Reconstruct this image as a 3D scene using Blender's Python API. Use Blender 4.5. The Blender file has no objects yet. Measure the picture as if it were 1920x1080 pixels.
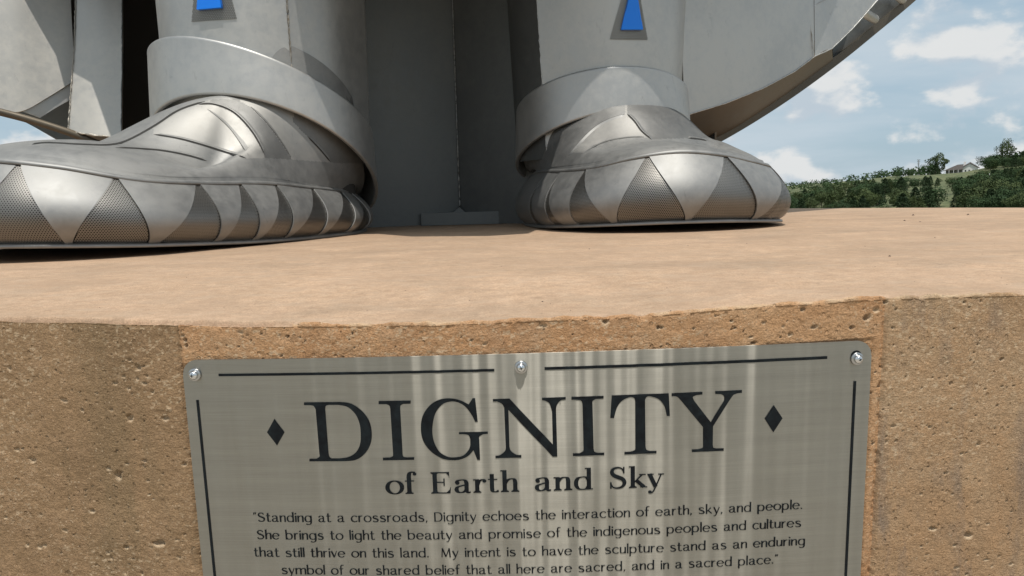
import bpy, math, random, os
import numpy as np
from mathutils import Vector
from mathutils.bvhtree import BVHTree
from mathutils.geometry import tessellate_polygon
random.seed(7); rng = np.random.default_rng(11)
scene = bpy.context.scene
COL = scene.collection
R = math.radians
# ------------------------------------------------------------------ camera
FPX = 1397.0; PITCH = R(7.14); ROLL = R(1.6); ZC = 1.5; ZR = 1.352
fwd = np.array([0, math.cos(PITCH), -math.sin(PITCH)])
_up = np.array([0, math.sin(PITCH), math.cos(PITCH)]); _rt = np.array([1.0, 0, 0])
CR = _rt*math.cos(ROLL)-_up*math.sin(ROLL); CU = _up*math.cos(ROLL)+_rt*math.sin(ROLL)
cam = bpy.data.cameras.new('camera'); cam.sensor_width = 36; cam.lens = 36*FPX/1920
cam.clip_start = 0.02; cam.clip_end = 9000
camo = bpy.data.objects.new('camera', cam); COL.objects.link(camo)
from mathutils import Matrix
camo.matrix_world = Matrix(((CR[0], CU[0], -fwd[0], 0), (CR[1], CU[1], -fwd[1], 0), (CR[2], CU[2], -fwd[2], ZC), (0, 0, 0, 1)))
scene.camera = camo
# ------------------------------------------------------------------ world, sun, exposure
SUN_EL = R(69); SUN_AZ = R(14)          # sun behind the viewer, a little to the right, high
sun_dir = Vector((math.sin(SUN_AZ)*math.cos(SUN_EL), -math.cos(SUN_AZ)*math.cos(SUN_EL), math.sin(SUN_EL)))
scene.view_settings.view_transform = 'Standard'; scene.view_settings.look = 'None'
scene.view_settings.gamma = 1; scene.view_settings.use_curve_mapping = False
scene.view_settings.exposure = -0.22
world = bpy.data.worlds.new('World'); scene.world = world; world.use_nodes = True
wn = world.node_tree.nodes; wl = world.node_tree.links; wn.clear()
def W(t, **k):
    n = wn.new(t)
    for a, b in k.items():
        if a in ('operation', 'data_type', 'blend_type', 'noise_dimensions'): setattr(n, a, b)
        elif isinstance(a, str) and a.startswith('i'): n.inputs[int(a[1:])].default_value = b
    return n
out = W('ShaderNodeOutputWorld'); bg = W('ShaderNodeBackground'); bg.inputs[1].default_value = 0.115
sky = W('ShaderNodeTexSky'); sky.sky_type = 'NISHITA'; sky.sun_disc = False; sky.sun_elevation = SUN_EL
sky.sun_rotation = math.pi-SUN_AZ; sky.altitude = 400; sky.air_density = 1.0; sky.dust_density = 1.2; sky.ozone_density = 1.5
tc = W('ShaderNodeTexCoord'); sep = W('ShaderNodeSeparateXYZ'); wl.new(tc.outputs['Generated'], sep.inputs[0])
def cloud2(scl, zs, lo, hi, seed, det, rough=.55, dist=.3):
    mp = W('ShaderNodeMapping'); mp.inputs['Scale'].default_value = (1, 1, zs); mp.inputs['Location'].default_value = (seed, seed*.37, 0)
    wl.new(tc.outputs['Generated'], mp.inputs[0])
    nz = W('ShaderNodeTexNoise'); nz.inputs['Scale'].default_value = scl; nz.inputs['Detail'].default_value = det; nz.inputs['Roughness'].default_value = rough; nz.inputs['Distortion'].default_value = dist
    wl.new(mp.outputs[0], nz.inputs['Vector'])
    mr = W('ShaderNodeMapRange'); mr.inputs[1].default_value = lo; mr.inputs[2].default_value = hi; mr.interpolation_type = 'SMOOTHSTEP'
    wl.new(nz.outputs['Fac'], mr.inputs[0]); return mr.outputs[0]
c_thin = cloud2(2.6, 4.5, .34, .66, 2.1, 5.0)
def raw(scl, zs, seed, dz, det, rough):
    mp = W('ShaderNodeMapping'); mp.inputs['Scale'].default_value = (1, 1, zs); mp.inputs['Location'].default_value = (seed, seed*.37, dz)
    wl.new(tc.outputs['Generated'], mp.inputs[0])
    nz = W('ShaderNodeTexNoise'); nz.inputs['Scale'].default_value = scl; nz.inputs['Detail'].default_value = det; nz.inputs['Roughness'].default_value = rough; nz.inputs['Distortion'].default_value = .1
    wl.new(mp.outputs[0], nz.inputs['Vector']); return nz.outputs['Fac']
def mrange(v, a, b, c=0., d=1.):
    mr = W('ShaderNodeMapRange'); mr.interpolation_type = 'SMOOTHSTEP'
    for i_, x_ in zip((1, 2, 3, 4), (a, b, c, d)): mr.inputs[i_].default_value = x_
    wl.new(v, mr.inputs[0]); return mr.outputs[0]
n0 = raw(10.5, 1.7, 6.4, 0, 12, .52); n1 = raw(10.5, 1.7, 6.4, .05, 5, .5)
c_puff = mrange(n0, .455, .57)
df = W('ShaderNodeMath', operation='SUBTRACT'); wl.new(n0, df.inputs[0]); wl.new(n1, df.inputs[1])
c_shade = mrange(df.outputs[0], -.07, .10)
base = W('ShaderNodeMix', data_type='RGBA'); base.inputs[0].default_value = 0.8
wl.new(sky.outputs[0], base.inputs[6]); base.inputs[7].default_value = (4.0, 5.4, 6.45, 1)
m1 = W('ShaderNodeMix', data_type='RGBA'); m1.inputs[7].default_value = (5.5, 6.4, 7.1, 1)
wl.new(base.outputs[2], m1.inputs[6])
t1 = W('ShaderNodeMath', operation='MULTIPLY', i1=0.95); wl.new(c_thin, t1.inputs[0]); wl.new(t1.outputs[0], m1.inputs[0])
cc = W('ShaderNodeMix', data_type='RGBA'); cc.inputs[6].default_value = (5.3, 6.05, 6.75, 1); cc.inputs[7].default_value = (8.1, 8.1, 8.0, 1); wl.new(c_shade, cc.inputs[0])
m2 = W('ShaderNodeMix', data_type='RGBA'); wl.new(cc.outputs[2], m2.inputs[7]); wl.new(m1.outputs[2], m2.inputs[6])
t2 = W('ShaderNodeMath', operation='MULTIPLY', i1=0.85); wl.new(c_puff, t2.inputs[0]); wl.new(t2.outputs[0], m2.inputs[0])
wl.new(m2.outputs[2], bg.inputs[0]); wl.new(bg.outputs[0], out.inputs[0])
sl = bpy.data.lights.new('sun', 'SUN'); sl.energy = 4.0; sl.angle = R(0.5); sl.color = (1.0, 0.955, 0.88)
so = bpy.data.objects.new('sun', sl); COL.objects.link(so)
so.rotation_euler = (-sun_dir).to_track_quat('-Z', 'Y').to_euler()
scene.render.engine = 'CYCLES'

# ------------------------------------------------------------------ helpers
def ray(px, py): return fwd + CR*(px-960)/FPX + CU*(540-py)/FPX
def at(px, py, D):
    r = ray(px, py); k = D/r[1]; return np.array([r[0]*k, D, ZC+r[2]*k])
def proj(p):
    q = np.asarray(p, float)-np.array([0, 0, ZC]); d = q@fwd
    return 960+FPX*(q@CR)/d, 540-FPX*(q@CU)/d
def tag(o, label=None, cat=None, group=None, kind=None):
    if label: o['label'] = label
    if cat: o['category'] = cat
    if group: o['group'] = group
    if kind: o['kind'] = kind
    return o
def empty(name, loc=(0, 0, 0)):
    o = bpy.data.objects.new(name, None); COL.objects.link(o); o.location = loc; o.empty_display_size = .1; return o
def mesh_obj(name, V, Fc, mat, parent=None, smooth=True, uv=None):
    me = bpy.data.meshes.new(name)
    me.from_pydata([tuple(map(float, v)) for v in V], [], [tuple(f) for f in Fc]); 
    if uv is not None:
        l = me.uv_layers.new(name='UVMap'); vi = np.empty(len(me.loops), dtype=np.int32); me.loops.foreach_get('vertex_index', vi)
        l.data.foreach_set('uv', np.asarray(uv, dtype=np.float32)[vi].ravel())
    me.update()
    if smooth: me.shade_smooth() if hasattr(me, 'shade_smooth') else me.polygons.foreach_set('use_smooth', [True]*len(me.polygons))
    me.materials.append(mat)
    o = bpy.data.objects.new(name, me); COL.objects.link(o)
    if parent is not None: place(o, parent)
    return o
def wmat(o):
    m = Matrix.Translation(o.location)
    return wmat(o.parent) @ m if o.parent else m
def place(o, parent):
    # vertices are given in world space: keep them there under a parent that only has a location
    o.parent = parent; w = wmat(parent).translation
    o.location = -w
def grid_obj(name, P, mat, parent=None, closeu=False, uv=None, smooth=True):
    n, m = P.shape[:2]
    me = bpy.data.meshes.new(name)
    idx = np.arange(n*m).reshape(n, m)
    if closeu: idx = np.vstack([idx, idx[:1]])
    a = idx[:-1, :-1].ravel(); b = idx[1:, :-1].ravel(); c = idx[1:, 1:].ravel(); d = idx[:-1, 1:].ravel()
    q = np.stack([a, b, c, d], 1)
    me.vertices.add(n*m); me.vertices.foreach_set('co', P.reshape(-1).astype(np.float32))
    me.loops.add(q.size); me.loops.foreach_set('vertex_index', q.ravel().astype(np.int32))
    me.polygons.add(len(q)); me.polygons.foreach_set('loop_start', np.arange(0, q.size, 4, dtype=np.int32))
    me.polygons.foreach_set('loop_total', np.full(len(q), 4, dtype=np.int32))
    me.polygons.foreach_set('use_smooth', np.full(len(q), smooth, dtype=bool))
    if uv is not None:
        l = me.uv_layers.new(name='UVMap'); l.data.foreach_set('uv', uv.reshape(-1, 2)[q.ravel()].astype(np.float32).ravel())
    me.update(calc_edges=True); me.validate(); me.materials.append(mat)
    o = bpy.data.objects.new(name, me); COL.objects.link(o)
    if parent is not None: place(o, parent)
    return o
def tube(name, pts, rad, mat, parent=None, n=10, cap=True):
    pts = [np.asarray(p, float) for p in pts]; V = []; Fc = []
    rads = rad if isinstance(rad, (list, tuple)) else [rad]*len(pts)
    for i, p in enumerate(pts):
        t = pts[min(i+1, len(pts)-1)]-pts[max(i-1, 0)]; t /= np.linalg.norm(t)
        a = np.cross(t, [0, 0, 1.0]); 
        if np.linalg.norm(a) < 1e-3: a = np.cross(t, [0, 1.0, 0])
        a /= np.linalg.norm(a); b = np.cross(t, a)
        for k in range(n):
            th = 2*math.pi*k/n; V.append(p+rads[i]*(math.cos(th)*a+math.sin(th)*b))
    for i in range(len(pts)-1):
        for k in range(n): Fc.append((i*n+k, i*n+(k+1) % n, (i+1)*n+(k+1) % n, (i+1)*n+k))
    if cap: Fc.append(tuple(range(n))[::-1]); Fc.append(tuple((len(pts)-1)*n+k for k in range(n)))
    return mesh_obj(name, V, Fc, mat, parent)
def slab_from_grid(P, N, thick):
    """closed solid from a grid P offset inward along normals N"""
    n, m = P.shape[:2]; Q = P-N*thick; V = list(P.reshape(-1, 3))+list(Q.reshape(-1, 3)); o = n*m; Fc = []
    I = lambda i, j: i*m+j
    for i in range(n-1):
        for j in range(m-1):
            Fc.append((I(i, j), I(i+1, j), I(i+1, j+1), I(i, j+1))); Fc.append((o+I(i, j), o+I(i, j+1), o+I(i+1, j+1), o+I(i+1, j)))
    return V, Fc, o
def solid_grid(name, P, N, thick, mat, parent=None, uv=None):
    n, m = P.shape[:2]; V, Fc, o = slab_from_grid(P, N, thick); I = lambda i, j: i*m+j
    # edge strips get vertices of their own so the rim stays crisp
    ring = [(i, 0) for i in range(n)]+[(n-1, j) for j in range(1, m)]+[(i, m-1) for i in range(n-2, -1, -1)]+[(0, j) for j in range(m-2, 0, -1)]
    b = len(V)
    for (i, j) in ring: V.append(P[i, j]); V.append(P[i, j]-N[i, j]*thick)
    L = len(ring)
    for k in range(L):
        k2 = (k+1) % L; Fc.append((b+2*k, b+2*k+1, b+2*k2+1, b+2*k2))
    u = None
    if uv is not None:
        u = np.vstack([uv.reshape(-1, 2), uv.reshape(-1, 2), np.array([uv[i, j] for (i, j) in ring for _ in (0, 1)])])
    return mesh_obj(name, V, Fc, mat, parent, True, u)
def box(name, lo, hi, mat, parent=None, smooth=False):
    x0, y0, z0 = lo; x1, y1, z1 = hi
    V = [(x0,y0,z0),(x1,y0,z0),(x1,y1,z0),(x0,y1,z0),(x0,y0,z1),(x1,y0,z1),(x1,y1,z1),(x0,y1,z1)]
    return mesh_obj(name, V, [(0,3,2,1),(4,5,6,7),(0,1,5,4),(1,2,6,5),(2,3,7,6),(3,0,4,7)], mat, parent, smooth)
def crom(P, n, closed=False):
    P = np.asarray(P, float); m = len(P); out = []
    segs = m if closed else m-1
    for i in range(segs):
        g = (lambda k: P[k % m]) if closed else (lambda k: P[min(max(k, 0), m-1)])
        p0, p1, p2, p3 = g(i-1), g(i), g(i+1), g(i+2)
        for t in np.linspace(0, 1, n, endpoint=False):
            out.append(0.5*((2*p1)+(-p0+p2)*t+(2*p0-5*p1+4*p2-p3)*t*t+(-p0+3*p1-3*p2+p3)*t**3))
    if not closed: out.append(P[-1])
    return np.array(out)
def sm(a, b, x):
    t = np.clip((np.asarray(x, float)-a)/(b-a), 0, 1); return t*t*(3-2*t)
def vnoise(x, y, seed=0):
    r = np.random.default_rng(seed); T = r.random((256, 256))
    xi = np.floor(x).astype(int); yi = np.floor(y).astype(int); fx = x-xi; fy = y-yi
    fx = fx*fx*fx*(fx*(fx*6-15)+10); fy = fy*fy*fy*(fy*(fy*6-15)+10)
    g = lambda a, b: T[a % 256, b % 256]
    return (g(xi, yi)*(1-fx)+g(xi+1, yi)*fx)*(1-fy)+(g(xi, yi+1)*(1-fx)+g(xi+1, yi+1)*fx)*fy-0.5
def fbm(x, y, f, oct=4, seed=0, rough=.5):
    s = 0; a = 1
    for k in range(oct): s = s+a*vnoise(x*f+17*k, y*f+31*k, seed+k); f *= 2.03; a *= rough
    return s

# ------------------------------------------------------------------ materials
class NT:
    def __init__(s, name):
        s.m = bpy.data.materials.new(name); s.m.use_nodes = True; s.t = s.m.node_tree; s.n = s.t.nodes; s.l = s.t.links
        s.b = s.n['Principled BSDF']; s.o = s.n['Material Output']
    def new(s, t, **k):
        n = s.n.new(t)
        for a, v in k.items(): setattr(n, a, v)
        return n
    def coord(s, kind='Object', scale=(1, 1, 1), loc=(0, 0, 0)):
        tcn = s.new('ShaderNodeTexCoord'); mp = s.new('ShaderNodeMapping'); mp.inputs['Scale'].default_value = scale; mp.inputs['Location'].default_value = loc
        s.l.new(tcn.outputs[kind], mp.inputs[0]); return mp.outputs[0]
    def noise(s, vec, scale, det=4, rough=.55, dist=0):
        n = s.new('ShaderNodeTexNoise'); n.inputs['Scale'].default_value = scale; n.inputs['Detail'].default_value = det
        n.inputs['Roughness'].default_value = rough; n.inputs['Distortion'].default_value = dist; s.l.new(vec, n.inputs['Vector']); return n.outputs['Fac']
    def rng(s, v, a, b, c=0, d=1, smooth=False):
        n = s.new('ShaderNodeMapRange')
        if smooth: n.interpolation_type = 'SMOOTHSTEP'
        for i, x in zip((1, 2, 3, 4), (a, b, c, d)): n.inputs[i].default_value = x
        s.l.new(v, n.inputs[0]); return n.outputs[0]
    def mix(s, f, a, b, mode='MIX'):
        n = s.new('ShaderNodeMix', data_type='RGBA', blend_type=mode)
        for i, x in ((0, f), (6, a), (7, b)):
            if isinstance(x, (int, float)): n.inputs[i].default_value = x
            elif isinstance(x, tuple): n.inputs[i].default_value = x if len(x) == 4 else x+(1,)
            else: s.l.new(x, n.inputs[i])
        return n.outputs[2]
    def math(s, op, a, b=0.0):
        n = s.new('ShaderNodeMath', operation=op)
        for i, x in ((0, a), (1, b)):
            if isinstance(x, (int, float)): n.inputs[i].default_value = x
            else: s.l.new(x, n.inputs[i])
        return n.outputs[0]
    def bump(s, h, st, dist=.01, prev=None):
        n = s.new('ShaderNodeBump'); n.inputs['Strength'].default_value = st; n.inputs['Distance'].default_value = dist
        s.l.new(h, n.inputs['Height'])
        if prev: s.l.new(prev, n.inputs['Normal'])
        return n.outputs[0]
    def set(s, **k):
        for a, v in k.items():
            a = a.replace('_', ' ')
            if isinstance(v, (int, float, tuple)): s.b.inputs[a].default_value = v if not isinstance(v, tuple) or len(v) == 4 else v+(1,)
            else: s.l.new(v, s.b.inputs[a])
        return s.m
def steel(name, base=.42, tint=(1.0, 1.0, .985), rough=.40, var=.12, bumpy=.25, scl=1.0, metal=.78):
    s = NT(name); c = s.coord('Object')
    n1 = s.noise(c, 2.4*scl, 3, .5, .4); n2 = s.noise(c, 26*scl, 6, .7, .3); n3 = s.noise(c, 260, 3, .6)
    f = s.math('ADD', s.math('MULTIPLY', n1, .5), s.math('MULTIPLY', n2, .5))
    lo = tuple(base*(1-var)*t for t in tint); hi = tuple(base*(1+var)*t for t in (tint[0]*1.01, tint[1], tint[2]*.98))
    col = s.mix(s.rng(f, .36, .64, smooth=True), lo, hi)
    # faint darker handling smudges and scratches
    sp = s.noise(s.coord('Object', (14, 14, 6)), 2.2, 4, .7, 1.4)
    col = s.mix(s.rng(sp, .63, .74, 0, .4), col, tuple(base*.62*t for t in tint))
    rr = s.rng(s.math('ADD', s.math('MULTIPLY', n2, .7), s.math('MULTIPLY', n1, .3)), .35, .65, rough-.05, rough+.07)
    b1 = s.bump(s.noise(c, 5*scl, 2, .4, .2), bumpy*.35, .02); b2 = s.bump(n3, .06, .002, b1)
    return s.set(Base_Color=col, Metallic=metal, Roughness=rr, Normal=b2, Specular_IOR_Level=.3)
M = {}
M['steel'] = steel('satin_steel', base=.50, rough=.50, bumpy=.12, var=.085, metal=.88)
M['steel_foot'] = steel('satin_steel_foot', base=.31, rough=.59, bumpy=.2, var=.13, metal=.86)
M['foot_lit'] = steel('lit_foot_steel', base=.39, tint=(1.0, .985, .95), rough=.6, var=.09, metal=.84); M['foot_shaded'] = steel('shaded_foot_steel', base=.235, rough=.58, var=.1, metal=.86)  # lit and shaded copies of foot steel, instep light put into colour
M['steel_warm'] = steel('warm_steel', base=.47, tint=(1.0, .97, .91), rough=.54, var=.09, metal=.86, bumpy=.15)
M['steel_shaded'] = steel('shaded_steel', base=.18, tint=(.95, 1.0, 1.0), rough=.58, var=.1)  # darker copy of the steel, shade under the robe put into colour
M['steel_plinth_tint'] = steel('plinth_tinted_steel', base=.125, tint=(1.0, .86, .68), rough=.55)  # brown of the plinth's reflection and underside shade put into the colour
M['weld'] = steel('weld_steel', base=.36, tint=(1.0, .93, .82), rough=.5, bumpy=1.5, scl=8)
def perforated():
    s = NT('perforated_steel')
    tcn = s.new('ShaderNodeTexCoord'); sp = s.new('ShaderNodeSeparateXYZ'); s.l.new(tcn.outputs['UV'], sp.inputs[0])
    P = 0.0068                                          # hole pitch in metres
    def dots(ox, oy):
        x = s.math('SUBTRACT', s.math('FRACT', s.math('ADD', s.math('DIVIDE', sp.outputs[0], P), ox)), .5)
        y = s.math('SUBTRACT', s.math('FRACT', s.math('ADD', s.math('DIVIDE', sp.outputs[1], P*1.732), oy)), .5)
        y = s.math('MULTIPLY', y, 1.732)
        return s.math('SQRT', s.math('ADD', s.math('MULTIPLY', x, x), s.math('MULTIPLY', y, y)))
    d = s.math('MINIMUM', dots(0, 0), dots(.5, .5))
    hole = s.math('LESS_THAN', d, .34)
    c = s.coord('Object'); n = s.noise(c, 6, 4)
    s.set(Base_Color=s.mix(n, (.24, .23, .215), (.34, .33, .31)), Metallic=1.0, Roughness=.48)
    tr = s.new('ShaderNodeBsdfTransparent'); mx = s.new('ShaderNodeMixShader'); s.l.new(hole, mx.inputs[0])
    s.l.new(s.b.outputs[0], mx.inputs[1]); s.l.new(tr.outputs[0], mx.inputs[2]); s.l.new(mx.outputs[0], s.o.inputs[0])
    return s.m
M['perf'] = perforated()
s = NT('dark_inside'); M['inside'] = s.set(Base_Color=(.035, .033, .03), Roughness=.8, Metallic=0.0)  # near-black stands in for shade inside hollows and seams
s = NT('blue_paint'); n = s.noise(s.coord('Object'), 9, 3)
M['blue'] = s.set(Base_Color=s.mix(n, (.003, .19, .86), (.004, .24, .98)), Roughness=.38)
WAVE = .5
def plaque_steel():
    s = NT('brushed_steel'); 
    v = s.coord('UV', (9, 1400, 1)); n = s.noise(v, 1.0, 5, .7); v2 = s.coord('UV', (2.2, 60, 1)); n2 = s.noise(v2, 1.0, 4, .6)
    v3 = s.coord('UV', (3, 3, 1)); n3 = s.noise(v3, 1.6, 5, .6, .8)
    f = s.math('ADD', s.math('MULTIPLY', n, .5), s.math('ADD', s.math('MULTIPLY', n2, .25), s.math('MULTIPLY', n3, .25)))
    col = s.mix(s.rng(f, .35, .65), (.31, .30, .27), (.44, .425, .38))
    # pale rubbed smear near the top left
    tcn = s.new('ShaderNodeTexCoord')
    tg = s.new('ShaderNodeTangent', direction_type='UV_MAP')
    s.b.inputs['Anisotropic'].default_value = .96; s.b.inputs['Anisotropic Rotation'].default_value = 0.25
    s.l.new(tg.outputs[0], s.b.inputs['Tangent'])
    return s.set(Base_Color=col, Metallic=1.0, Roughness=s.rng(n3, .3, .7, .31, .37), Normal=s.bump(n, .10, .0006, s.bump(s.noise(s.coord('UV', (1, .025, 1)), 17, 2, .6, .0), WAVE, .02)))
M['plaque'] = plaque_steel()
s = NT('etched_black'); n = s.noise(s.coord('Object'), 60, 4, .6, .5)
M['ink'] = s.set(Base_Color=s.mix(s.rng(n, .35, .7), (.005, .006, .008), (.012, .017, .020)), Roughness=.6, Specular_IOR_Level=.16)
s = NT('bright_screw'); M['screw'] = s.set(Base_Color=(.72, .73, .74), Metallic=1.0, Roughness=.16)
s = NT('zinc_washer'); M['washer'] = s.set(Base_Color=(.5, .5, .5), Metallic=1.0, Roughness=.3)
def concrete(name, c0, c1, c2, stain=(.16, .12, .09), stain_amt=.3, seed=0, streak=(7, 7, 1.2), green=0.0, fine=1.0, wall=True):
    s = NT(name); c = s.coord('Object', (1, 1, 1), (seed, seed*.7, seed*.3))
    a = s.noise(c, 4.5, 6, .62, .4); b = s.noise(c, 40, 5, .7); g = s.noise(c, 420, 3, .6)
    col = s.mix(s.rng(a, .34, .66, smooth=True), c0, c1)
    col = s.mix(s.rng(b, .45, .75, 0, .65), col, c2)
    st = s.noise(s.coord('Object', streak, (seed+3, 0, 0)), 1.3, 6, .65, .6)
    col = s.mix(s.rng(st, .50, .74, 0, stain_amt), col, stain)
    gr = s.mix(s.rng(g, .36, .64), (.75, .75, .75), (1.18, 1.18, 1.18))
    col = s.mix(.8*fine, col, gr, 'MULTIPLY')
    # pale aggregate flecks and tiny dark voids
    vo = s.new('ShaderNodeTexVoronoi'); vo.inputs['Scale'].default_value = 170; s.l.new(c, vo.inputs['Vector'])
    vn = s.noise(c, 55, 2)
    fl = s.math('MULTIPLY', s.math('LESS_THAN', vo.outputs['Distance'], .22), s.math('GREATER_THAN', vn, .56))
    if wall:
        col = s.mix(s.math('MULTIPLY', fl, .5), col, (.66, .50, .34))
        at_ = s.new('ShaderNodeAttribute'); at_.attribute_name = 'broken_lit'; col = s.mix(at_.outputs['Fac'], col, (.64, .49, .33))  # pale broken concrete, plus sunlit pit lips painted in
    if not wall:
        sg = s.noise(s.coord('Object', (1, 1.25, 1)), 42, 6, .8); col = s.mix(.75, col, s.mix(s.rng(sg, .34, .66), (.74, .73, .715), (1.16, 1.16, 1.15)), 'MULTIPLY')
        mm = s.noise(s.coord('Object', (1, 1, 1)), 4.2, 6, .65, .7); col = s.mix(s.rng(mm, .40, .62, 0, .5), col, (.36, .25, .17)); mk = s.noise(s.coord('Object', (1, 1.6, 1)), 34, 5, .65, 1.0); col = s.mix(s.rng(mk, .60, .70, 0, .5), col, (.24, .165, .11))
        sg2 = s.noise(s.coord('Object', (1, 1.5, 1)), 12, 5, .65, .5); col = s.mix(s.rng(sg2, .5, .72, 0, .45), col, (.43, .33, .245))
    b1 = s.bump(b, .7 if wall else .25, .006)
    b2 = s.bump(g, .9 if wall else .4, .0024, b1)
    if wall:
        v2 = s.new('ShaderNodeTexVoronoi'); v2.inputs['Scale'].default_value = 95; s.l.new(c, v2.inputs['Vector'])
        hol = s.math('MULTIPLY', s.rng(v2.outputs['Distance'], .10, .30, 1, 0, True), s.math('GREATER_THAN', s.noise(c, 30, 3), .52))
        hol = s.math('SUBTRACT', 1.0, hol); b2 = s.bump(hol, .8, .003, b2)
        g2 = s.noise(s.coord('Object', (1, 1, 2.2)), 150, 4, .7); b2 = s.bump(g2, .6, .004, b2)
    return s.set(Base_Color=col, Roughness=.93, Normal=b2, Specular_IOR_Level=.25)
M['wall_left'] = concrete('brown_concrete', (.29, .185, .102), (.37, .238, .133), (.40, .26, .155), stain=(.20, .15, .085), stain_amt=.55, seed=1.3)
M['wall_mid'] = concrete('orange_concrete', (.46, .25, .125), (.52, .305, .16), (.54, .355, .215), stain=(.34, .24, .17), stain_amt=.3, seed=5.1)
M['wall_right'] = concrete('mottled_concrete', (.40, .255, .145), (.47, .325, .20), (.50, .30, .16), stain=(.20, .165, .14), stain_amt=.9, seed=9.7, streak=(11, 11, 3.0))
M['slab'] = concrete('slab_concrete', (.46, .315, .21), (.54, .37, .25), (.52, .385, .275), stain=(.30, .225, .16), stain_amt=.6, seed=2.2, streak=(2.5, 4, 2), wall=False)

# ------------------------------------------------------------------ ground, hills
def ridge_px(px): return float(np.interp(px, [-4000, -500, 600, 1200, 1480, 1560, 1640, 1700, 1800, 1850, 1920, 2300, 3200, 6000], [6, 8, 5, 3, 1, 4, 12, 14, 15, 22, 28, 30, 16, 6]))
def ridge_r(px): return float(np.interp(px, [-4000, 600, 1480, 1600, 1700, 1800, 1920, 2600], [900, 1000, 1300, 900, 620, 560, 520, 500]))
def az_px(az):    # azimuth from +Y to the right -> approximate picture column
    az = max(min(az, 1.35), -1.35) if abs(az) < 1.7 else 1.35*np.sign(az); return 960+FPX*math.tan(az)
def terrain(az, r):
    p = az_px(az); rr = ridge_r(p); zt = 1.5+rr*ridge_px(p)/FPX
    z = float(np.interp(r, [0, 30, 50, 110, 215, rr, rr*1.25, rr*2, 6000], [0, 0, -.4, -4.6, -8.3, zt, zt-3, zt-25, -60]))
    k = float(sm(60, 200, r))
    z += k*(1.1*math.sin(az*17+r*.012)+.8*math.sin(r*.031+az*9)+.5*math.sin(r*.06-az*31))
    return z
azs = np.concatenate([np.linspace(-math.pi, -.3, 60, endpoint=False), np.linspace(-.3, .25, 20, endpoint=False), np.linspace(.25, .9, 110, endpoint=False), np.linspace(.9, math.pi, 50, endpoint=False)])
rs = np.concatenate([[0.3, 6, 15, 30, 50, 80], np.linspace(110, 1400, 90), [1700, 2200, 3000, 4500, 6500]])
G = np.array([[(r*math.sin(a), r*math.cos(a), terrain(a, r)) for r in rs] for a in azs])
s = NT('meadow_grass'); c = s.coord('Object'); a = s.noise(c, .02, 5, .6); b = s.noise(c, .35, 5, .7); g = s.noise(c, 9, 3)
col = s.mix(s.rng(a, .38, .62), (.055, .08, .028), (.10, .12, .048)); col = s.mix(s.rng(b, .45, .7, 0, .7), col, (.26, .235, .12)); col = s.mix(.5, col, s.mix(g, (.6, .6, .6), (1.3, 1.3, 1.3)), 'MULTIPLY')
M['grass'] = s.set(Base_Color=col, Roughness=.95, Normal=s.bump(b, .5, .5))
tag(grid_obj('hills', G, M['grass'], closeu=True), kind='structure')
# paved apron the plinth stands on
s = NT('apron_concrete'); c = s.coord('Object'); a = s.noise(c, 1.2, 5, .6); b = s.noise(c, 60, 4, .7)
M['apron'] = s.set(Base_Color=s.mix(s.rng(a, .35, .65), (.34, .30, .25), (.42, .375, .31)), Roughness=.9, Normal=s.bump(b, .4, .004))
V = [(0, 3, .012)]; Fc = []
for k in range(72):
    a = 2*math.pi*k/72; V.append((13*math.cos(a), 3+13*math.sin(a), .012))
for k in range(72): Fc.append((0, 1+k, 1+(k+1) % 72))
tag(mesh_obj('pavement', V, Fc, M['apron'], smooth=False), kind='structure')

# ------------------------------------------------------------------ the plinth
Y0 = .98; RC = 5.0; TL = R(2.0)
JL, JR = -.4585-.003, .502+.012            # joints between the cast faces (along the wall)
def front(u):                                # plan of the wall top line: x, y, and outward normal angle
    a = u/RC; x = RC*math.sin(a); y = Y0+.006+RC-RC*math.cos(a); ang = a
    if u < JL: 
        a0 = JL/RC; x0 = RC*math.sin(a0); y0 = Y0+.006+RC-RC*math.cos(a0); ang = a0-R(4.5); d = u-JL
        x = x0+d*math.cos(ang); y = y0+d*math.sin(ang)
    if u > JR:
        a0 = JR/RC; x0 = RC*math.sin(a0); y0 = Y0+.006+RC-RC*math.cos(a0); ang = a0+R(1.0); d = u-JR
        x = x0+d*math.cos(ang); y = y0+d*math.sin(ang)
    return x, y, ang
def wall_pt(u, v):
    x, y, ang = front(u); t = -v*math.sin(TL)
    return np.array([x-math.sin(ang)*t, y+math.cos(ang)*t, ZR+v])
def edge_v(px, py):
    u, v = (px-985)/1400., 0.
    for _ in range(30):
        q = np.array(proj(wall_pt(u, v))); e = 1e-4
        J = np.array([(np.array(proj(wall_pt(u+e, v)))-q)/e, (np.array(proj(wall_pt(u, v+e)))-q)/e]).T
        d = np.linalg.solve(J, np.array([px, py])-q); u += d[0]; v += d[1]
    return u, v
ed = [edge_v(*p) for p in [(-40, 598), (0, 599), (150, 601), (345, 606), (480, 607), (660, 606), (800, 604.5), (1030, 597), (1230, 586), (1440, 570), (1645, 557), (1780, 551), (1920, 549), (1960, 548)]]
EU = [-1.2]+[e[0] for e in ed]+[1.2]; EV = [0]+[e[1] for e in ed]+[0]
print('edge', [(round(a, 3), round(b, 4)) for a, b in ed])
STEP = .0016
us = np.concatenate([-np.geomspace(1.7, .80, 12)[:-1], np.arange(-.80, .80, STEP), np.geomspace(.80, 1.6, 12)])
vw = np.concatenate([[-1.352, -.9, -.6, -.5], np.arange(-.47, -.004, STEP)])      # measured from the edge line
RB = .006
sb = np.linspace(0, math.pi/2, 9)[1:]
st = np.concatenate([np.arange(.0016, .13, STEP), np.arange(.133, .5, .006)])
ns_w, ns_b, ns_t = len(vw), len(sb), len(st)
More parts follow.
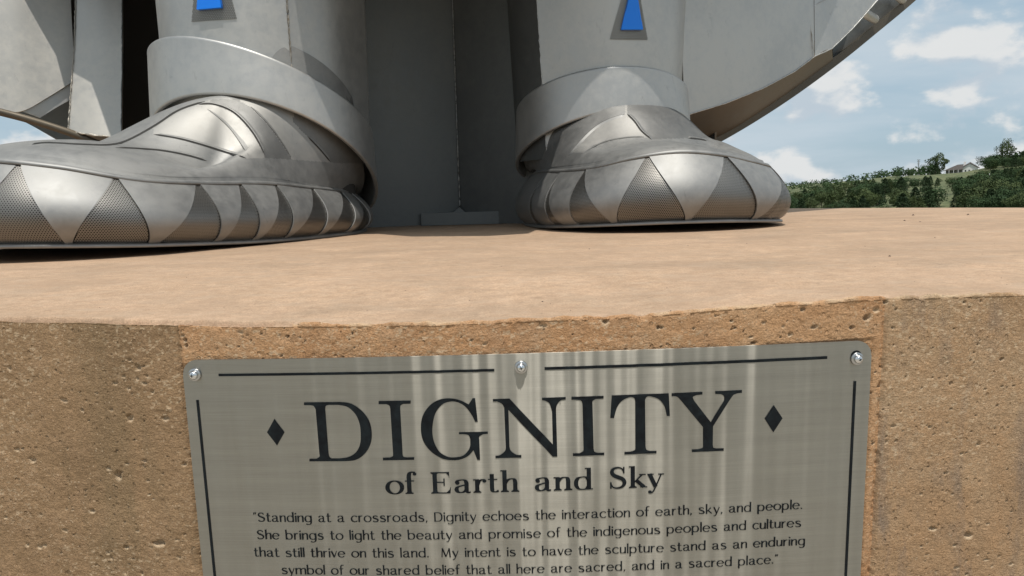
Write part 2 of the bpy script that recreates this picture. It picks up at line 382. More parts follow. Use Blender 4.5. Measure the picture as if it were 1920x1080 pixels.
U = us[:, None]*np.ones((1, ns_w+ns_b+ns_t))
ev = np.interp(us, EU, EV)
ev = ev+.0016*fbm(us, us*0, 9, 5, 5)*sm(.9, .7, np.abs(us))
fx = np.array([front(u) for u in us])
nrm = np.stack([np.sin(fx[:, 2]), -np.cos(fx[:, 2])], 1)      # outward in plan
Pn = np.zeros((len(us), ns_w+ns_b+ns_t, 3)); Nn = np.zeros_like(Pn); S = np.zeros((len(us), ns_w+ns_b+ns_t))
def setcol(j, off_in, z, nz_, s_):
    kk = float(sm(.0, .03, s_)); dirx = nrm[:, 0]*(1-kk); diry = nrm[:, 1]*(1-kk)-kk
    Pn[:, j, 0] = fx[:, 0]-dirx*off_in; Pn[:, j, 1] = fx[:, 1]-diry*off_in; Pn[:, j, 2] = z
    c = math.sqrt(max(0, 1-nz_*nz_)); Nn[:, j, 0] = nrm[:, 0]*c; Nn[:, j, 1] = nrm[:, 1]*c; Nn[:, j, 2] = nz_; S[:, j] = s_
for j, v in enumerate(vw):
    z = ZR+ev+v
    if v < -1: z = z*0-.02
    vv = z-ZR; setcol(j, -vv*math.sin(TL), z, 0, v)
off0 = -(ev)*math.sin(TL)
for j, th in enumerate(sb):
    setcol(ns_w+j, off0+RB*(1-math.cos(th)), ZR+ev-RB+RB*math.sin(th), math.sin(th), -.004+RB*th)
for j, s_ in enumerate(st):
    k = float(sm(.0, .40, s_)); setcol(ns_w+ns_b+j, off0+RB+s_, ZR+ev*(1-k), 1.0, .006+s_)
# relief: grain, worn patches, bug holes, joints, crumbled lip
X_, V_ = U, S; H = np.zeros_like(S); BRK_LIT = np.zeros_like(S); wallm = (S < -.002)
rough_reg = sm(-.05, .1, fbm(X_, V_, 3.1, 3, 40)+.35*sm(.1, .45, X_)*sm(-.10, 0, V_)*sm(JR, JR-.05, X_)+.12*(X_ < JL))
H += wallm*(.0011*fbm(X_, V_, 22, 4, 1)*1.2 + rough_reg*.0014*np.minimum(0, fbm(X_, V_, 95, 3, 9)+.08) + .0009*fbm(X_, V_, 160, 2, 3))
topm = 1-wallm; H += topm*(.0008*fbm(X_, V_*.6, 40, 3, 21)+.0004*fbm(X_*.5, V_, 150, 2, 22))
def pit(u, v, ru, rv, dp, rot=0.0, sq=2.0):
    i0, i1 = np.searchsorted(us, [u-2.2*max(ru, rv), u+2.2*max(ru, rv)]); j0, j1 = np.searchsorted(vw, [v-2.2*max(ru, rv), v+2.2*max(ru, rv)])
    if i1 <= i0 or j1 <= j0: return
    du = U[i0:i1, j0:j1]-u; dv = S[i0:i1, j0:j1]-v; c_, s_ = math.cos(rot), math.sin(rot)
    a = (du*c_+dv*s_)/ru; b = (-du*s_+dv*c_)/rv
    rr = np.sqrt(a*a+b*b)*(1+.55*vnoise(du*300+u*999, dv*300+v*777, 5))
    H[i0:i1, j0:j1] = np.minimum(H[i0:i1, j0:j1], H[i0:i1, j0:j1]*.3 - dp*1.15*np.clip(1-rr**4, 0, 1))
    low_ = np.clip(1.25-np.sqrt(a*a+(b+.25)**2), 0, 1)*3; BRK_LIT[i0:i1, j0:j1] = np.maximum(BRK_LIT[i0:i1, j0:j1], np.clip(low_, 0, 1)*(.75 if dp > .0035 else .45))  # pale lower half paints the sunlit lip of each pit
def pit_px(px, py, wpx, hpx, dp, rot=0.):
    u, v = edge_v(px, py); pit(u, v-float(np.interp(u, us, ev)), wpx/1400/2*1.02, hpx/1400/2*1.05, dp, rot)
for a in [(222,891,13,19,.010),(298,1018,26,15,.009,.2),(258,688,11,13,.006,.6),(243,784,15,12,.006,.6),(60,862,15,12,.006),(203,878,9,9,.005),(172,958,15,9,.006),(83,1022,10,9,.005),(74,1025,10,10,.004),(201,1036,7,9,.004,.7),(208,1046,6,9,.004),
          (51,1022,9,8,.004),(31,843,10,8,.005),(277,901,9,5,.003),(215,718,11,6,.003),(241,728,8,7,.004),(285,735,10,7,.004,.6),(275,705,6,5,.003),(104,694,4,4,.004),(17,690,8,9,.004),(31,626,11,9,-.0015),(305,888,6,5,.003),(76,965,8,6,.003),(57,964,4,4,.003),(10,970,9,6,.004),
          (257,710,6,8,.004),(231,706,9,7,.003),(266,1075,6,12,.005),(332,1012,10,5,.002),(335,1045,9,7,.003),(123,955,6,5,.003),(137,1003,5,5,.003),(115,1037,5,5,.003),(180,1060,5,5,.003),(268,872,6,5,.002),
          (347,638,5,9,.006),(349,648,6,9,.008),(343,629,7,5,.004),(539,631,6,5,.008),(562,633,4,3,.004),(572,639,4,3,.004),(528,667,5,3,.005),(660,625,4,4,.005),(884,638,5,5,.004),(1018,611,16,7,.004),(1135,604,14,9,.006),(1235,614,9,8,.008),(1412,643,10,6,.008),(1378,615,6,5,.006),
          (1372,602,7,5,.005),(1301,616,5,5,.004),(1240,650,3,3,.003),(865,632,4,5,.003),(470,639,4,4,.005),(454,632,3,3,.004),(425,647,3,3,.004),
          (1626,595,15,12,.009,.5),(1643,580,11,11,.004),(1597,614,9,7,.007),(1505,580,8,7,.005),(1619,580,3,3,.004),(1662,567,9,6,.006),(1789,617,5,4,.006),(1834,646,7,4,.005),(1878,674,10,6,.008),(1820,675,7,3,.004),(1706,634,4,5,.003),(1680,580,6,5,.004),(1840,565,6,5,.005),(1809,567,8,6,.005),
          (1776,706,4,3,.004),(1641,698,4,4,.004),(1649,725,8,5,.005),(1632,738,5,4,.004),(1690,773,4,3,.005),(1848,730,7,4,.004),(1880,725,5,4,.005),(1888,726,3,3,.004),(1647,778,4,4,.004),(1637,832,6,5,.006),(1680,827,5,5,.006),(1816,1004,17,13,.008),(1791,1023,9,5,.006),(1728,1024,8,5,.006),(1676,959,4,3,.004),
          (1834,1039,6,5,.006),(1852,982,8,4,.004),(1812,1052,6,4,.005),(1850,1050,14,3,.004),(1873,1043,6,5,.004),(1896,1058,12,6,.004),(1812,1077,7,6,.006),(1786,927,4,3,.004),(1891,1001,4,4,.004),(1760,985,3,3,.004),(1738,1040,12,3,.003),(1860,1062,4,4,.004)]:
    pit_px(*a)
for k in range(650):
    u = rng.uniform(-.75, .75); v = rng.uniform(-.47, -.006); 
    if -.45 < u < .49 and v < -.09: continue
    dens = .25+.75*float(sm(-.1, .12, fbm(np.array(u), np.array(v), 4, 3, 60)))
    if rng.random() > dens: continue
    r0 = .0009+.0024*rng.random()**7; pit(u, v, r0*rng.uniform(.8, 2.4), r0, rng.uniform(.0015, .004)*(1+r0*180), rng.uniform(-.4, .4))
# crumbled lip: a raised ragged bead on the arris with a crack behind it, strongest at left
wob = .0035*fbm(us, us*0, 14, 4, 71)+.0015*fbm(us, us*0, 90, 2, 72)
sc = .018+wob*1.5; cw = (.0016+.0030*np.clip(fbm(us, us*0, 11, 3, 73)+.25, 0, 1)); amp = np.where(us < -.33, 1.3, np.clip(fbm(us, us*0, 5, 4, 75)*3, 0.02, .6))
amp = amp*(.55+.6*np.clip(fbm(us, us*0, 23, 3, 76)+.4, 0, 1))
lipd = np.where(us < -.30, 1.0, np.clip(fbm(us, us*0, 6, 4, 75)*3.2, 0, .55))*sm(.80, .72, np.abs(us))
H -= topm*(lipd*.0064)[:, None]*(1-sm(.017+wob[:, None]*1.5, .0215+wob[:, None]*1.5, S))
H -= amp[:, None]*.0095*np.exp(-((S-sc[:, None])/cw[:, None])**2)
H += .0022*np.exp(-((S-.003)/.0045)**2)*(.5+1.4*fbm(X_, V_, 60, 3, 77))
H -= .0030*np.clip(fbm(X_, V_, 34, 4, 78)-.05, 0, 1)*np.exp(-((S-.004)/.012)**2)*2.2
# vertical joints
for jx, w, d in ((JL, .0042, .0035), (JR, .0036, .0028)):
    wv = .0022*fbm(V_[0], V_[0]*0, 22, 4, 81)
    g = np.exp(-((U-jx-wv[None, :])/w)**2)*wallm
    H -= g*(d+.0045*np.clip(fbm(X_, V_, 120, 3, 83)+.1, 0, 1)); H += .0016*np.exp(-((U-jx-wv[None, :]-.007)/.003)**2)*wallm*(fbm(X_, V_, 160, 2, 84)+.4)
# proud faces: left face sits 2 mm behind, keep everything behind the plaque plane
H -= np.where((U > -.462) & (U < .500) & (S < -.058), .0016, 0)
H = np.minimum(H, .0035)
BRK_LIT = np.maximum(BRK_LIT, np.clip(np.exp(-((S-.003)/.005)**2)*(.35+1.5*fbm(X_, V_, 50, 3, 91)), 0, .6))
BRK_LIT = np.maximum(BRK_LIT, wallm*np.clip((fbm(X_*.8, V_*1.3, 230, 3, 92)-.30)*7, 0, .6)*sm(-.25, .2, fbm(X_, V_, 5, 2, 93)))
Pn += Nn*H[:, :, None]
def brk_lit(o, sl_):
    at_ = o.data.attributes.new('broken_lit', 'FLOAT', 'POINT'); at_.data.foreach_set('value', BRK_LIT[sl_].astype(np.float32).ravel())
plinth = tag(empty('plinth', (0, 3.2, 0)), 'tan cast concrete plinth carrying the steel figure and the engraved plaque', 'plinth')
jl = int(np.searchsorted(us, JL)); jr = int(np.searchsorted(us, JR)); js = ns_w+ns_b-3
o = grid_obj('cast_panel', Pn[:jl+1, :js+1], M['wall_left'], plinth); brk_lit(o, np.s_[:jl+1, :js+1]); o['label'] = 'browner weathered left face with many pits'
o = grid_obj('cast_panel', Pn[jl:jr+1, :js+1], M['wall_mid'], plinth); brk_lit(o, np.s_[jl:jr+1, :js+1]); o['label'] = 'orange tan middle face behind the plaque'
o = grid_obj('cast_panel', Pn[jr:, :js+1], M['wall_right'], plinth); brk_lit(o, np.s_[jr:, :js+1]); o['label'] = 'mottled right face with grey streaks'
grid_obj('top_edge', Pn[:, js:], M['slab'], plinth)
inner = [Pn[i, -1].copy() for i in list(range(0, len(us), 12))+[len(us)-1]]
for p in inner: p[2] = ZR-.0015; p[1] -= .02
Pn[:, -1, 2] = ZR-.004
back = [(1.6+.35, 1.35), (2.45, 1.75), (2.92, 2.7), (2.80, 4.1), (2.45, 4.62), (1.93, 5.2), (.9, 5.9), (-.6, 6.2), (-2.0, 5.8), (-3.0, 4.9), (-3.35, 3.6), (-3.1, 2.3), (-2.4, 1.5)]
Fr = Pn[-1, ns_w+ns_b]; Fl = Pn[0, ns_w+ns_b]
poly = [Vector(tuple(p)) for p in inner]+[Vector((Fr[0], Fr[1], ZR))]+[Vector((x, y, ZR)) for x, y in back]+[Vector((Fl[0], Fl[1], ZR))]
tri = tessellate_polygon([poly]); mesh_obj('top_slab', [tuple(p) for p in poly], tri, M['slab'], plinth, smooth=False)
ring = [(Fr[0], Fr[1])]+back+[(Fl[0], Fl[1])]
V = []; Fc = []
for i, (x, y) in enumerate(ring): V += [(x, y, -.02), (x, y, ZR-.0)]
for i in range(len(ring)-1): Fc.append((2*i, 2*i+2, 2*i+3, 2*i+1))
o = mesh_obj('cast_panel', V, Fc, M['wall_right'], plinth, smooth=False)

# ------------------------------------------------------------------ the plaque
def plate_pt(u, v, off=0.0):
    a = u/RC; w = .00020*math.sin(u*95+.4)+.00016*math.sin(u*61+1.9)+.00010*math.sin(u*173+v*4)+.00006*math.sin(u*290)
    w *= float(sm(-.20, .02, u)*sm(.46, .30, u))*1.0+.25
    x = (RC+off+w)*math.sin(a); y = Y0+RC-(RC+off+w)*math.cos(a)
    return np.array([x, y-v*math.sin(TL), ZR+v*math.cos(TL)])
plaque = tag(empty('plaque', tuple(plate_pt(0, -.6))), 'brushed steel plaque with black engraved lettering screwed to the front of the plinth', 'plaque')
PU0, PU1, PV0, PV1, PR = -.4565, .4945, -.62, -.0645, .022
uu = np.unique(np.concatenate([np.linspace(PU0, PU0+PR, 14), np.arange(PU0+PR, PU1-PR, .004), np.linspace(PU1-PR, PU1, 14)]))
def vtop(u):
    d = max(PU0+PR-u, u-(PU1-PR), 0); d = min(d, PR); return PV1-PR+math.sqrt(max(PR*PR-d*d, 0))
def vbot(u):
    d = max(PU0+PR-u, u-(PU1-PR), 0); d = min(d, PR); return PV0+PR-math.sqrt(max(PR*PR-d*d, 0))
nv = 40
PF = np.zeros((len(uu), nv, 3)); UVp = np.zeros((len(uu), nv, 2)); NN = np.zeros((len(uu), nv, 3))
for i, u in enumerate(uu):
    for j, t in enumerate(np.linspace(0, 1, nv)):
        v = vbot(u)+(vtop(u)-vbot(u))*t; PF[i, j] = plate_pt(u, v); UVp[i, j] = (u, v); NN[i, j] = (math.sin(u/RC), -math.cos(u/RC), 0)
solid_grid('plate', PF, NN, .0032, M['plaque'], plaque, UVp)
INV = None
def inv_plate(px, py):
    u, v = (px-985)/1400., -.2
    for _ in range(12):
        q = np.array(proj(plate_pt(u, v))); e = 1e-4
        J = np.array([(np.array(proj(plate_pt(u+e, v)))-q)/e, (np.array(proj(plate_pt(u, v+e)))-q)/e]).T
        d = np.linalg.solve(J, np.array([px, py])-q); u += d[0]; v += d[1]
    return u, v
def outline(pts, n=7):
    """(x,y) corners; (x,y,1) points a curve passes through smoothly"""
    k = next(i for i, p in enumerate(pts) if len(p) == 2); pts = pts[k:]+pts[:k]; res = []; i = 0; L = len(pts)
    while i < L:
        j = i+1
        while len(pts[j % L]) == 3: j += 1
        seg = [pts[q % L][:2] for q in range(i, j+1)]
        if len(seg) == 2: res.append(seg[0])
        else: res += [tuple(p) for p in crom(seg, n)[:-1]]
        i = j
    return res
def flat_poly(name, loops_uv, mat, parent, off=.0006):
    """a letter or mark filled on the plate; long edges are split to follow the bend"""
    loops = []
    for lp in loops_uv:
        r = []
        for i in range(len(lp)):
            a = lp[i]; b = lp[(i+1) % len(lp)]; m = max(1, int(abs(a[0]-b[0])/.005))
            for k in range(m): r.append((a[0]+(b[0]-a[0])*k/m, a[1]+(b[1]-a[1])*k/m))
        loops.append(r)
    tri = tessellate_polygon([[Vector((p[0], p[1], 0)) for p in r] for r in loops])
    flat = [p for r in loops for p in r]
    return mesh_obj(name, [plate_pt(p[0], p[1], off) for p in flat], tri, mat, parent, smooth=False)
z4 = lambda P: [(480+p[0]/3.84, 720+p[1]/3.8375)+tuple(p[2:]) for p in P]
z5 = lambda P: [(900+p[0]/3.31, 720+p[1]/3.3125)+tuple(p[2:]) for p in P]
TITLE = [
 z4([(346,132),(600,129),(680,140,1),(760,190,1),(812,260,1),(833,345,1),(825,430,1),(785,500,1),(720,545,1),(640,555),(385,556),(385,538),(435,537),(458,522,1),(457,500),(430,180),(414,157,1),(388,152),(346,152)]),
 z4([(883,122),(1113,119),(1113,141),(1060,143),(1041,155,1),(1038,175),(1056,508),(1063,523,1),(1085,528),(1139,526),(1139,545),(914,549),(914,530),(965,528),(985,518,1),(987,500),(967,175),(960,155,1),(940,145),(883,145)]),
 z4([(1560,101),(1578,101),(1597,271),(1577,271),(1555,225,1),(1510,165,1),(1455,132,1),(1400,126,1),(1340,148,1),(1290,215,1),(1270,320,1),(1280,410,1),(1320,485,1),(1380,522,1),(1430,527,1),(1490,515,1),(1530,475,1),(1543,440),(1543,395),(1530,368,1),(1500,361),(1461,361),(1461,346),(1669,342),(1669,358),(1635,361),(1608,378,1),(1608,400),(1614,545),(1594,545),(1566,476),(1530,515,1),(1480,540,1),(1420,548,1),(1340,535,1),(1260,485,1),(1205,410,1),(1187,320,1),(1200,230,1),(1250,155,1),(1320,112,1),(1400,103,1),(1470,117,1),(1531,146)]),
 z5([(80,93),(183,90),(452,375),(447,170),(430,120,1),(402,103),(385,100),(384,85),(532,80),(532,96),(500,102,1),(477,130,1),(472,160),(480,450),(452,451),(176,160),(183,390),(192,415,1),(225,438,1),(257,440),(257,457),(96,460),(96,445),(125,440,1),(155,415,1),(160,390),(150,145),(135,122,1),(105,108),(80,108)]),
 z5([(567,79),(767,73),(767,90),(718,93),(699,105,1),(698,125),(705,400),(711,420,1),(730,427),(771,425),(771,441),(576,447),(576,430),(618,429),(641,415,1),(643,395),(637,130),(630,105,1),(610,98),(567,97)]),
 z5([(818,70),(1171,57),(1178,198),(1159,198),(1145,140,1),(1110,95,1),(1060,77,1),(1035,79,1),(1024,98),(1027,385),(1033,407,1),(1055,415),(1095,414),(1095,430),(896,437),(896,421),(935,419),(961,408,1),(964,385),(963,105),(955,86,1),(925,82,1),(880,105,1),(850,145,1),(831,211),(809,211)]),
 z5([(1189,57),(1380,48),(1380,65),(1345,68),(1321,80,1),(1330,105),(1432,237),(1515,100),(1513,75,1),(1495,63),(1460,62),(1460,44),(1625,37),(1625,54),(1585,62,1),(1555,90,1),(1446,262),(1444,375),(1449,395,1),(1470,400),(1512,398),(1512,414),(1315,423),(1315,406),(1355,404),(1382,395,1),(1384,375),(1384,268),(1245,100),(1222,79,1),(1189,75)])]
HOLE = {0: z4([(498,178),(503,158,1),(522,150),(595,150),(660,165,1),(715,215,1),(745,280,1),(754,350,1),(750,430,1),(720,490,1),(665,525,1),(600,535),(545,535),(528,522,1),(522,495)])}
for i, P in enumerate(TITLE):
    lp = [[inv_plate(*p) for p in outline(P)]]
    if i in HOLE: lp.append([inv_plate(*p) for p in outline(HOLE[i])])
    o = flat_poly('letter', lp, M['ink'], plaque); o['label'] = 'large black letter '+'DIGNITY'[i]
for P in (z4([(133,250),(206,347),(153,442),(80,347)]), z5([(1823,131),(1877,212),(1820,300),(1766,215)])):
    flat_poly('diamond_mark', [[inv_plate(*p) for p in P]], M['ink'], plaque)
def bar(u0, v0, u1, v1):
    n = 90; P = np.array([[plate_pt(u0+(u1-u0)*i/n, v, .0006) for v in (v0, (v0*2+v1)/3, (v0+2*v1)/3, v1)] for i in range(n+1)]); grid_obj('border_line', P, M['ink'], plaque, smooth=False)
bar(-.4055, -.0878, -.0268, -.0842); bar(.0408, -.0878, .4303, -.0838)
bar(-.4410, -.600, -.4375, -.1214); bar(.4700, -.600, .4738, -.1214)
# --- pen drawn roman and flared alphabets
class Pen:
    def __init__(s, X, thick, thin, serif, A=1.0):
        s.X, s.k, s.n, s.serif, s.A = X, thick, thin, serif, A
    def rib(s, P, w=None, flare=0.0, smooth=True, nn=7):
        P = [(p[0], p[1]) for p in P]
        C = crom(P, nn) if (smooth and len(P) > 2) else np.array([[P[0][0]+(P[-1][0]-P[0][0])*t, P[0][1]+(P[-1][1]-P[0][1])*t] for t in np.linspace(0, 1, 5)]) if len(P) == 2 else np.array(P)
        T = np.gradient(C, axis=0); T /= np.linalg.norm(T, axis=1)[:, None]+1e-9; m = len(C); L = []; Rr = []
        for i in range(m):
            q = i/(m-1)
            if w is None: ww = s.n+(s.k-s.n)*abs(T[i, 1])**1.6
            elif callable(w): ww = w(q)
            else: ww = w
            ww *= 1+flare*abs(2*q-1)**4
            nx, ny = -T[i, 1], T[i, 0]; L.append((C[i, 0]+nx*ww/2, C[i, 1]+ny*ww/2)); Rr.append((C[i, 0]-nx*ww/2, C[i, 1]-ny*ww/2))
        s.out.append(('q', L, Rr))
    def stem(s, x, y0, y1, top=None, bot=None):
        s.out.append(('q', [(x-s.k/2*(1.12 if not s.serif and t in (0, 1) else 1), y0+(y1-y0)*t) for t in (0, .12, .5, .88, 1)], [(x+s.k/2*(1.12 if not s.serif and t in (0, 1) else 1), y0+(y1-y0)*t) for t in (0, .12, .5, .88, 1)]))
        if s.serif:
            h = s.n*1.05; e = s.k*.5+s.serif
            if bot != 0: s.rect(x-e, y0, x+e, y0+h); s.tri((x-s.k/2-.05, y0+h), (x-s.k/2, y0+h+.05)); s.tri((x+s.k/2+.05, y0+h), (x+s.k/2, y0+h+.05))
            if top == 1: s.rect(x-e, y1-h, x+e, y1); s.tri((x-s.k/2-.05, y1-h), (x-s.k/2, y1-h-.05)); s.tri((x+s.k/2+.05, y1-h), (x+s.k/2, y1-h-.05))
            if top == 2: s.rect(x-e, y1-h, x, y1)
        elif top == 2: s.out.append(('q', [(x-s.k*.5-.035, y1-.03), (x-s.k*.5, y1-.075)], [(x, y1), (x, y1-.075)]))
    def tri(s, a, b): s.out.append(('q', [a, a], [b, (b[0], a[1])]))
    def rect(s, x0, y0, x1, y1): s.out.append(('q', [(x0, y0), (x0, y1)], [(x1, y0), (x1, y1)]))
    def dot(s, x, y, r, ry=None):
        ry = ry or r; a = np.linspace(0, math.pi, 9)
        s.out.append(('q', [(x-r*math.sin(t), y+ry*math.cos(t)) for t in a], [(x+r*math.sin(t), y+ry*math.cos(t)) for t in a]))
    def ell(s, cx, cy, rx, ry, a0, a1, n=22):
        return [(cx+rx*math.cos(R(a)), cy+ry*math.sin(R(a))) for a in np.linspace(a0, a1, n)]
    def glyph(s, ch):
        s.out = []; X = s.X; A = s.A; k = s.k; n = s.n; h = n/2; e = .06 if s.serif else 0; b = s.serif > 0
        hl = k/2+s.serif+.02          # left bearing
        def top_x(y): return y
        if ch == 'o': s.rib(s.ell(.33, X/2, .27, X/2-h+.01, 0, 360, 40), smooth=False); return .66
        if ch == 'c':
            s.rib(s.ell(.33, X/2, .26, X/2-h+.01, 42, 318, 30), smooth=False)
            if b: s.dot(.51, X*.80, .07)
            return .58
        if ch == 'e':
            s.rib(s.ell(.32, X/2, .26, X/2-h+.01, 4, 322, 34), smooth=False); s.rect(.09, X*.49, .57, X*.49+n*.95); return .64
        if ch == 'a':
            x = .46
            s.rib([(.11, .74*X), (.14, .90*X), (.27, X-h), (.40, .93*X), (x, .74*X), (x, .45*X), (x, .20*X)])
            s.rib([(x, .60*X), (.32, .55*X), (.14, .44*X), (.09, .26*X), (.15, .08*X), (.27, .03*X), (.39, .12*X), (x, .28*X)])
            s.rib([(x, .24*X), (.48, .08*X), (.54, h), (.61, .06*X+.01)], w=lambda q: k*(1-q)+n*q)
            if b: s.dot(.13, X*.74, .078)
            return .65
        if ch in 'bdpqg':
            P = [(.0, .70*X), (.10, .92*X), (.24, X-h), (.38, .90*X), (.46, .70*X), (.475, .5*X), (.46, .30*X), (.38, .10*X), (.24, h), (.10, .08*X), (.0, .30*X)]
            if ch in 'bp':
                x = hl; s.rib([(x+p[0], p[1]) for p in P])
                if ch == 'b': s.stem(x, 0, A, top=2, bot=0)
                else: s.stem(x, -.32, X, top=2)
                return x+.475+.11
            x = .085+.475; s.rib([(x-p[0], p[1]) for p in P])
            if ch == 'd': s.stem(x, 0, A, top=2, bot=0); (s.rect(x, 0, x+k/2+s.serif, n*1.05) if b else None)
            if ch == 'q': s.stem(x, -.32, X)
            if ch == 'g':
                s.rib([(x, X), (x, .5*X), (x, .05), (x-.03, -.16), (x-.13, -.27), (x-.30, -.28), (x-.40, -.20)])
            return x+k/2+(s.serif if b else .0)+.045
        if ch in 'hnmru':
            x = hl
            arch = [(0, .62*X), (.10, .86*X), (.22, X-h), (.34, .93*X), (.385, .72*X), (.385, 0.0)]
            if ch == 'u':
                s.stem(x, .25*X, X, top=2, bot=0); s.rib([(x, .30*X), (x+.03, .10*X), (x+.15, h), (x+.29, .12*X), (x+.385, .34*X)])
                s.stem(x+.385, 0, X, top=2, bot=0); return x+.385+hl
            s.stem(x, 0, A if ch == 'h' else X, top=2)
            if ch == 'r':
                s.rib([(x, .55*X), (x+.07, .84*X), (x+.19, X-h), (x+.28, .93*X)])
                if b: s.dot(x+.27, X*.86, .075)
                return x+.34
            s.rib([(x+p[0], p[1]) for p in arch[:-1]]+[(x+.385, .45*X)]); s.stem(x+.385, 0, .6*X, bot=1)
            if ch == 'm':
                s.rib([(x+.385+p[0], p[1]) for p in arch[:-1]]+[(x+.77, .45*X)]); s.stem(x+.77, 0, .6*X); return x+.77+hl
            return x+.385+hl
        if ch == 'i': s.stem(hl, 0, X, top=2); s.dot(hl, X+.22, k*.62); return hl*2
        if ch == 'l': s.stem(hl, 0, A, top=2); return hl*2
        if ch == 't':
            x = .17; s.rib([(x, X*1.36), (x, X), (x, .26*X), (x+.04, .07*X), (x+.14, h), (x+.24, .12*X)]); s.rect(.02, X-n, .37, X); return .43
        if ch == 'f':
            x = .17; s.rib([(x, .1), (x, .5), (x, A*.80), (x+.04, A*.95), (x+.14, A), (x+.23, A*.96)]); s.stem(x, 0, .6); s.rect(.02, X-n, .36, X)
            if b: s.dot(x+.22, A*.91, .07)
            return .40
        if ch == 'k':
            x = hl; s.stem(x, 0, A, top=2); s.rib([(x+.02, .36*X), (x+.36, X-.02)], w=n*1.2); s.rib([(x+.13, .55*X), (x+.42, .02)], w=k*.95)
            if b: s.rect(x+.24, X-n, x+.48, X); s.rect(x+.28, 0, x+.54, n)
            return x+.52
        if ch in 'sS':
            Y = X if ch == 's' else 1.0; q = 1.0 if ch == 's' else 1.22; xo = .02
            P = [(.43, .80*Y), (.37, .93*Y), (.25, Y-h), (.12, .91*Y), (.085, .75*Y), (.15, .61*Y), (.28, .52*Y), (.41, .42*Y), (.46, .25*Y), (.39, .08*Y), (.25, h), (.12, .06*Y), (.06, .20*Y)]
            s.rib([(xo+p[0]*q, p[1]) for p in P], w=lambda t: n+(k*1.05-n)*math.sin(math.pi*t)**2.4+.01)
            if b: s.rib([(xo+.44*q, Y), (xo+.44*q, .70*Y)], w=n*1.2); s.rib([(xo+.05*q, 0), (xo+.05*q, .30*Y)], w=n*1.2)
            return .52*q+.05
        if ch == 'v': s.rib([(.05, X), (.27, .0)], w=k); s.rib([(.27, 0), (.47, X)], w=n*1.1); return .52
        if ch == 'y':
            s.rib([(.06, X), (.29, .02)], w=k); s.rib([(.50, X), (.29, .02), (.20, -.20), (.12, -.27), (.04, -.26)], w=n*1.15)
            if b: s.rect(-.02, X-n, .22, X); s.rect(.38, X-n, .60, X); s.dot(.08, -.22, .07)
            return .55 if not b else .60
        if ch == 'w':
            s.rib([(.04, X), (.21, 0)], w=k); s.rib([(.21, 0), (.37, X)], w=n*1.1); s.rib([(.37, X), (.55, 0)], w=k); s.rib([(.55, 0), (.70, X)], w=n*1.1); return .74
        if ch == 'E':
            x = hl+.02; s.stem(x, 0, 1, top=1); s.rect(x, 1-n, x+.54, 1); s.rect(x, 0, x+.56, n); s.rect(x, .50, x+.34, .50+n)
            s.out.append(('q', [(x+.54, 1), (x+.50, 1-n)], [(x+.535, .72), (x+.525, .72)])); s.out.append(('q', [(x+.56, 0), (x+.50, n)], [(x+.585, .30), (x+.57, .30)])); s.rib([(x+.34, .36), (x+.34, .70)], w=n*1.1)
            s.tri((x+.42, 1-n), (x+.53, .80)); s.tri((x+.42, n), (x+.56, .20))
            return x+.66
        if ch == 'D':
            x = hl+.02; s.stem(x, 0, 1); s.rib([(x, 1-h), (x+.22, 1-h), (x+.40, .93), (x+.53, .74), (x+.56, .5), (x+.53, .26), (x+.40, .07), (x+.22, h), (x, h)]); return x+.66
        if ch == 'M':
            x = hl+.02; s.rib([(x, 0), (x+.05, 1)], w=n*1.25); s.rib([(x+.05, 1), (x+.33, .05)], w=k*.95); s.rib([(x+.33, .05), (x+.61, 1)], w=n*1.2); s.rib([(x+.61, 1), (x+.67, 0)], w=k); return x+.67+hl+.04
        if ch == '.': s.dot(.10, .065, .068); return .22
        if ch == ',': s.rib([(.13, .11), (.06, -.13)], w=lambda q: k*(1.1-.75*q)); return .22
        if ch == '"': s.rib([(.06, .78), (.13, 1.02)], w=lambda q: k*(.35+.6*q)); s.rib([(.19, .78), (.26, 1.02)], w=lambda q: k*(.35+.6*q)); return .33
        return .30
def write(pen, text, u0, u1, base0, base1, cap, name, label, slant=0.0, space=.36):
    """sets a line between u0 and u1 on the plate, baseline running from base0 to base1"""
    items = []; x = 0.0; track = .035
    for ch in text:
        if ch == ' ': x += space; continue
        w = pen.glyph(ch); items.append((x, pen.out)); x += w+track
    total = x-track; sx = (u1-u0)/total; q = 0
    for gx, strokes in items:
        V = []; Fc = []
        for _, L, Rr in strokes:
            b = len(V); q += 1
            for a, c in zip(L, Rr):
                for p in (a, c):
                    u = u0+(gx+p[0]+p[1]*slant)*sx; f = (u-u0)/(u1-u0)
                    V.append(plate_pt(u, base0+(base1-base0)*f+p[1]*cap, .0006+.000012*(q % 5)))
            for i in range(len(L)-1): Fc.append((b+2*i, b+2*i+1, b+2*i+3, b+2*i+2))
        mesh_obj('letter', V, Fc, M['ink'], plaque, smooth=False)
A0 = inv_plate(723, 906); B0 = inv_plate(1245, 890)
sub = Pen(.63, .158, .046, .070, 1.02)
b0 = inv_plate(745, 927); b1 = inv_plate(1190, 914.5)
write(sub, 'of Earth and Sky', A0[0], B0[0], b0[1]+.0005, b1[1], .0312, 'lettering', '', space=.50)
body = Pen(.70, .122, .064, 0.0, 1.08)
LINES = [('"Standing at a crossroads, Dignity echoes the interaction of earth, sky, and people.', (475, 978), (1505, 953.9)),
         ('She brings to light the beauty and promise of the indigenous peoples and cultures', (481.5, 1010.7), (1502.5, 987.7)),
         ('that still thrive on this land.  My intent is to have the sculpture stand as an enduring', (476.5, 1043.3), (1510, 1021.4)),
         ('symbol of our shared belief that all here are sacred, and in a sacred place."', (528, 1076.2), (1459, 1056))]
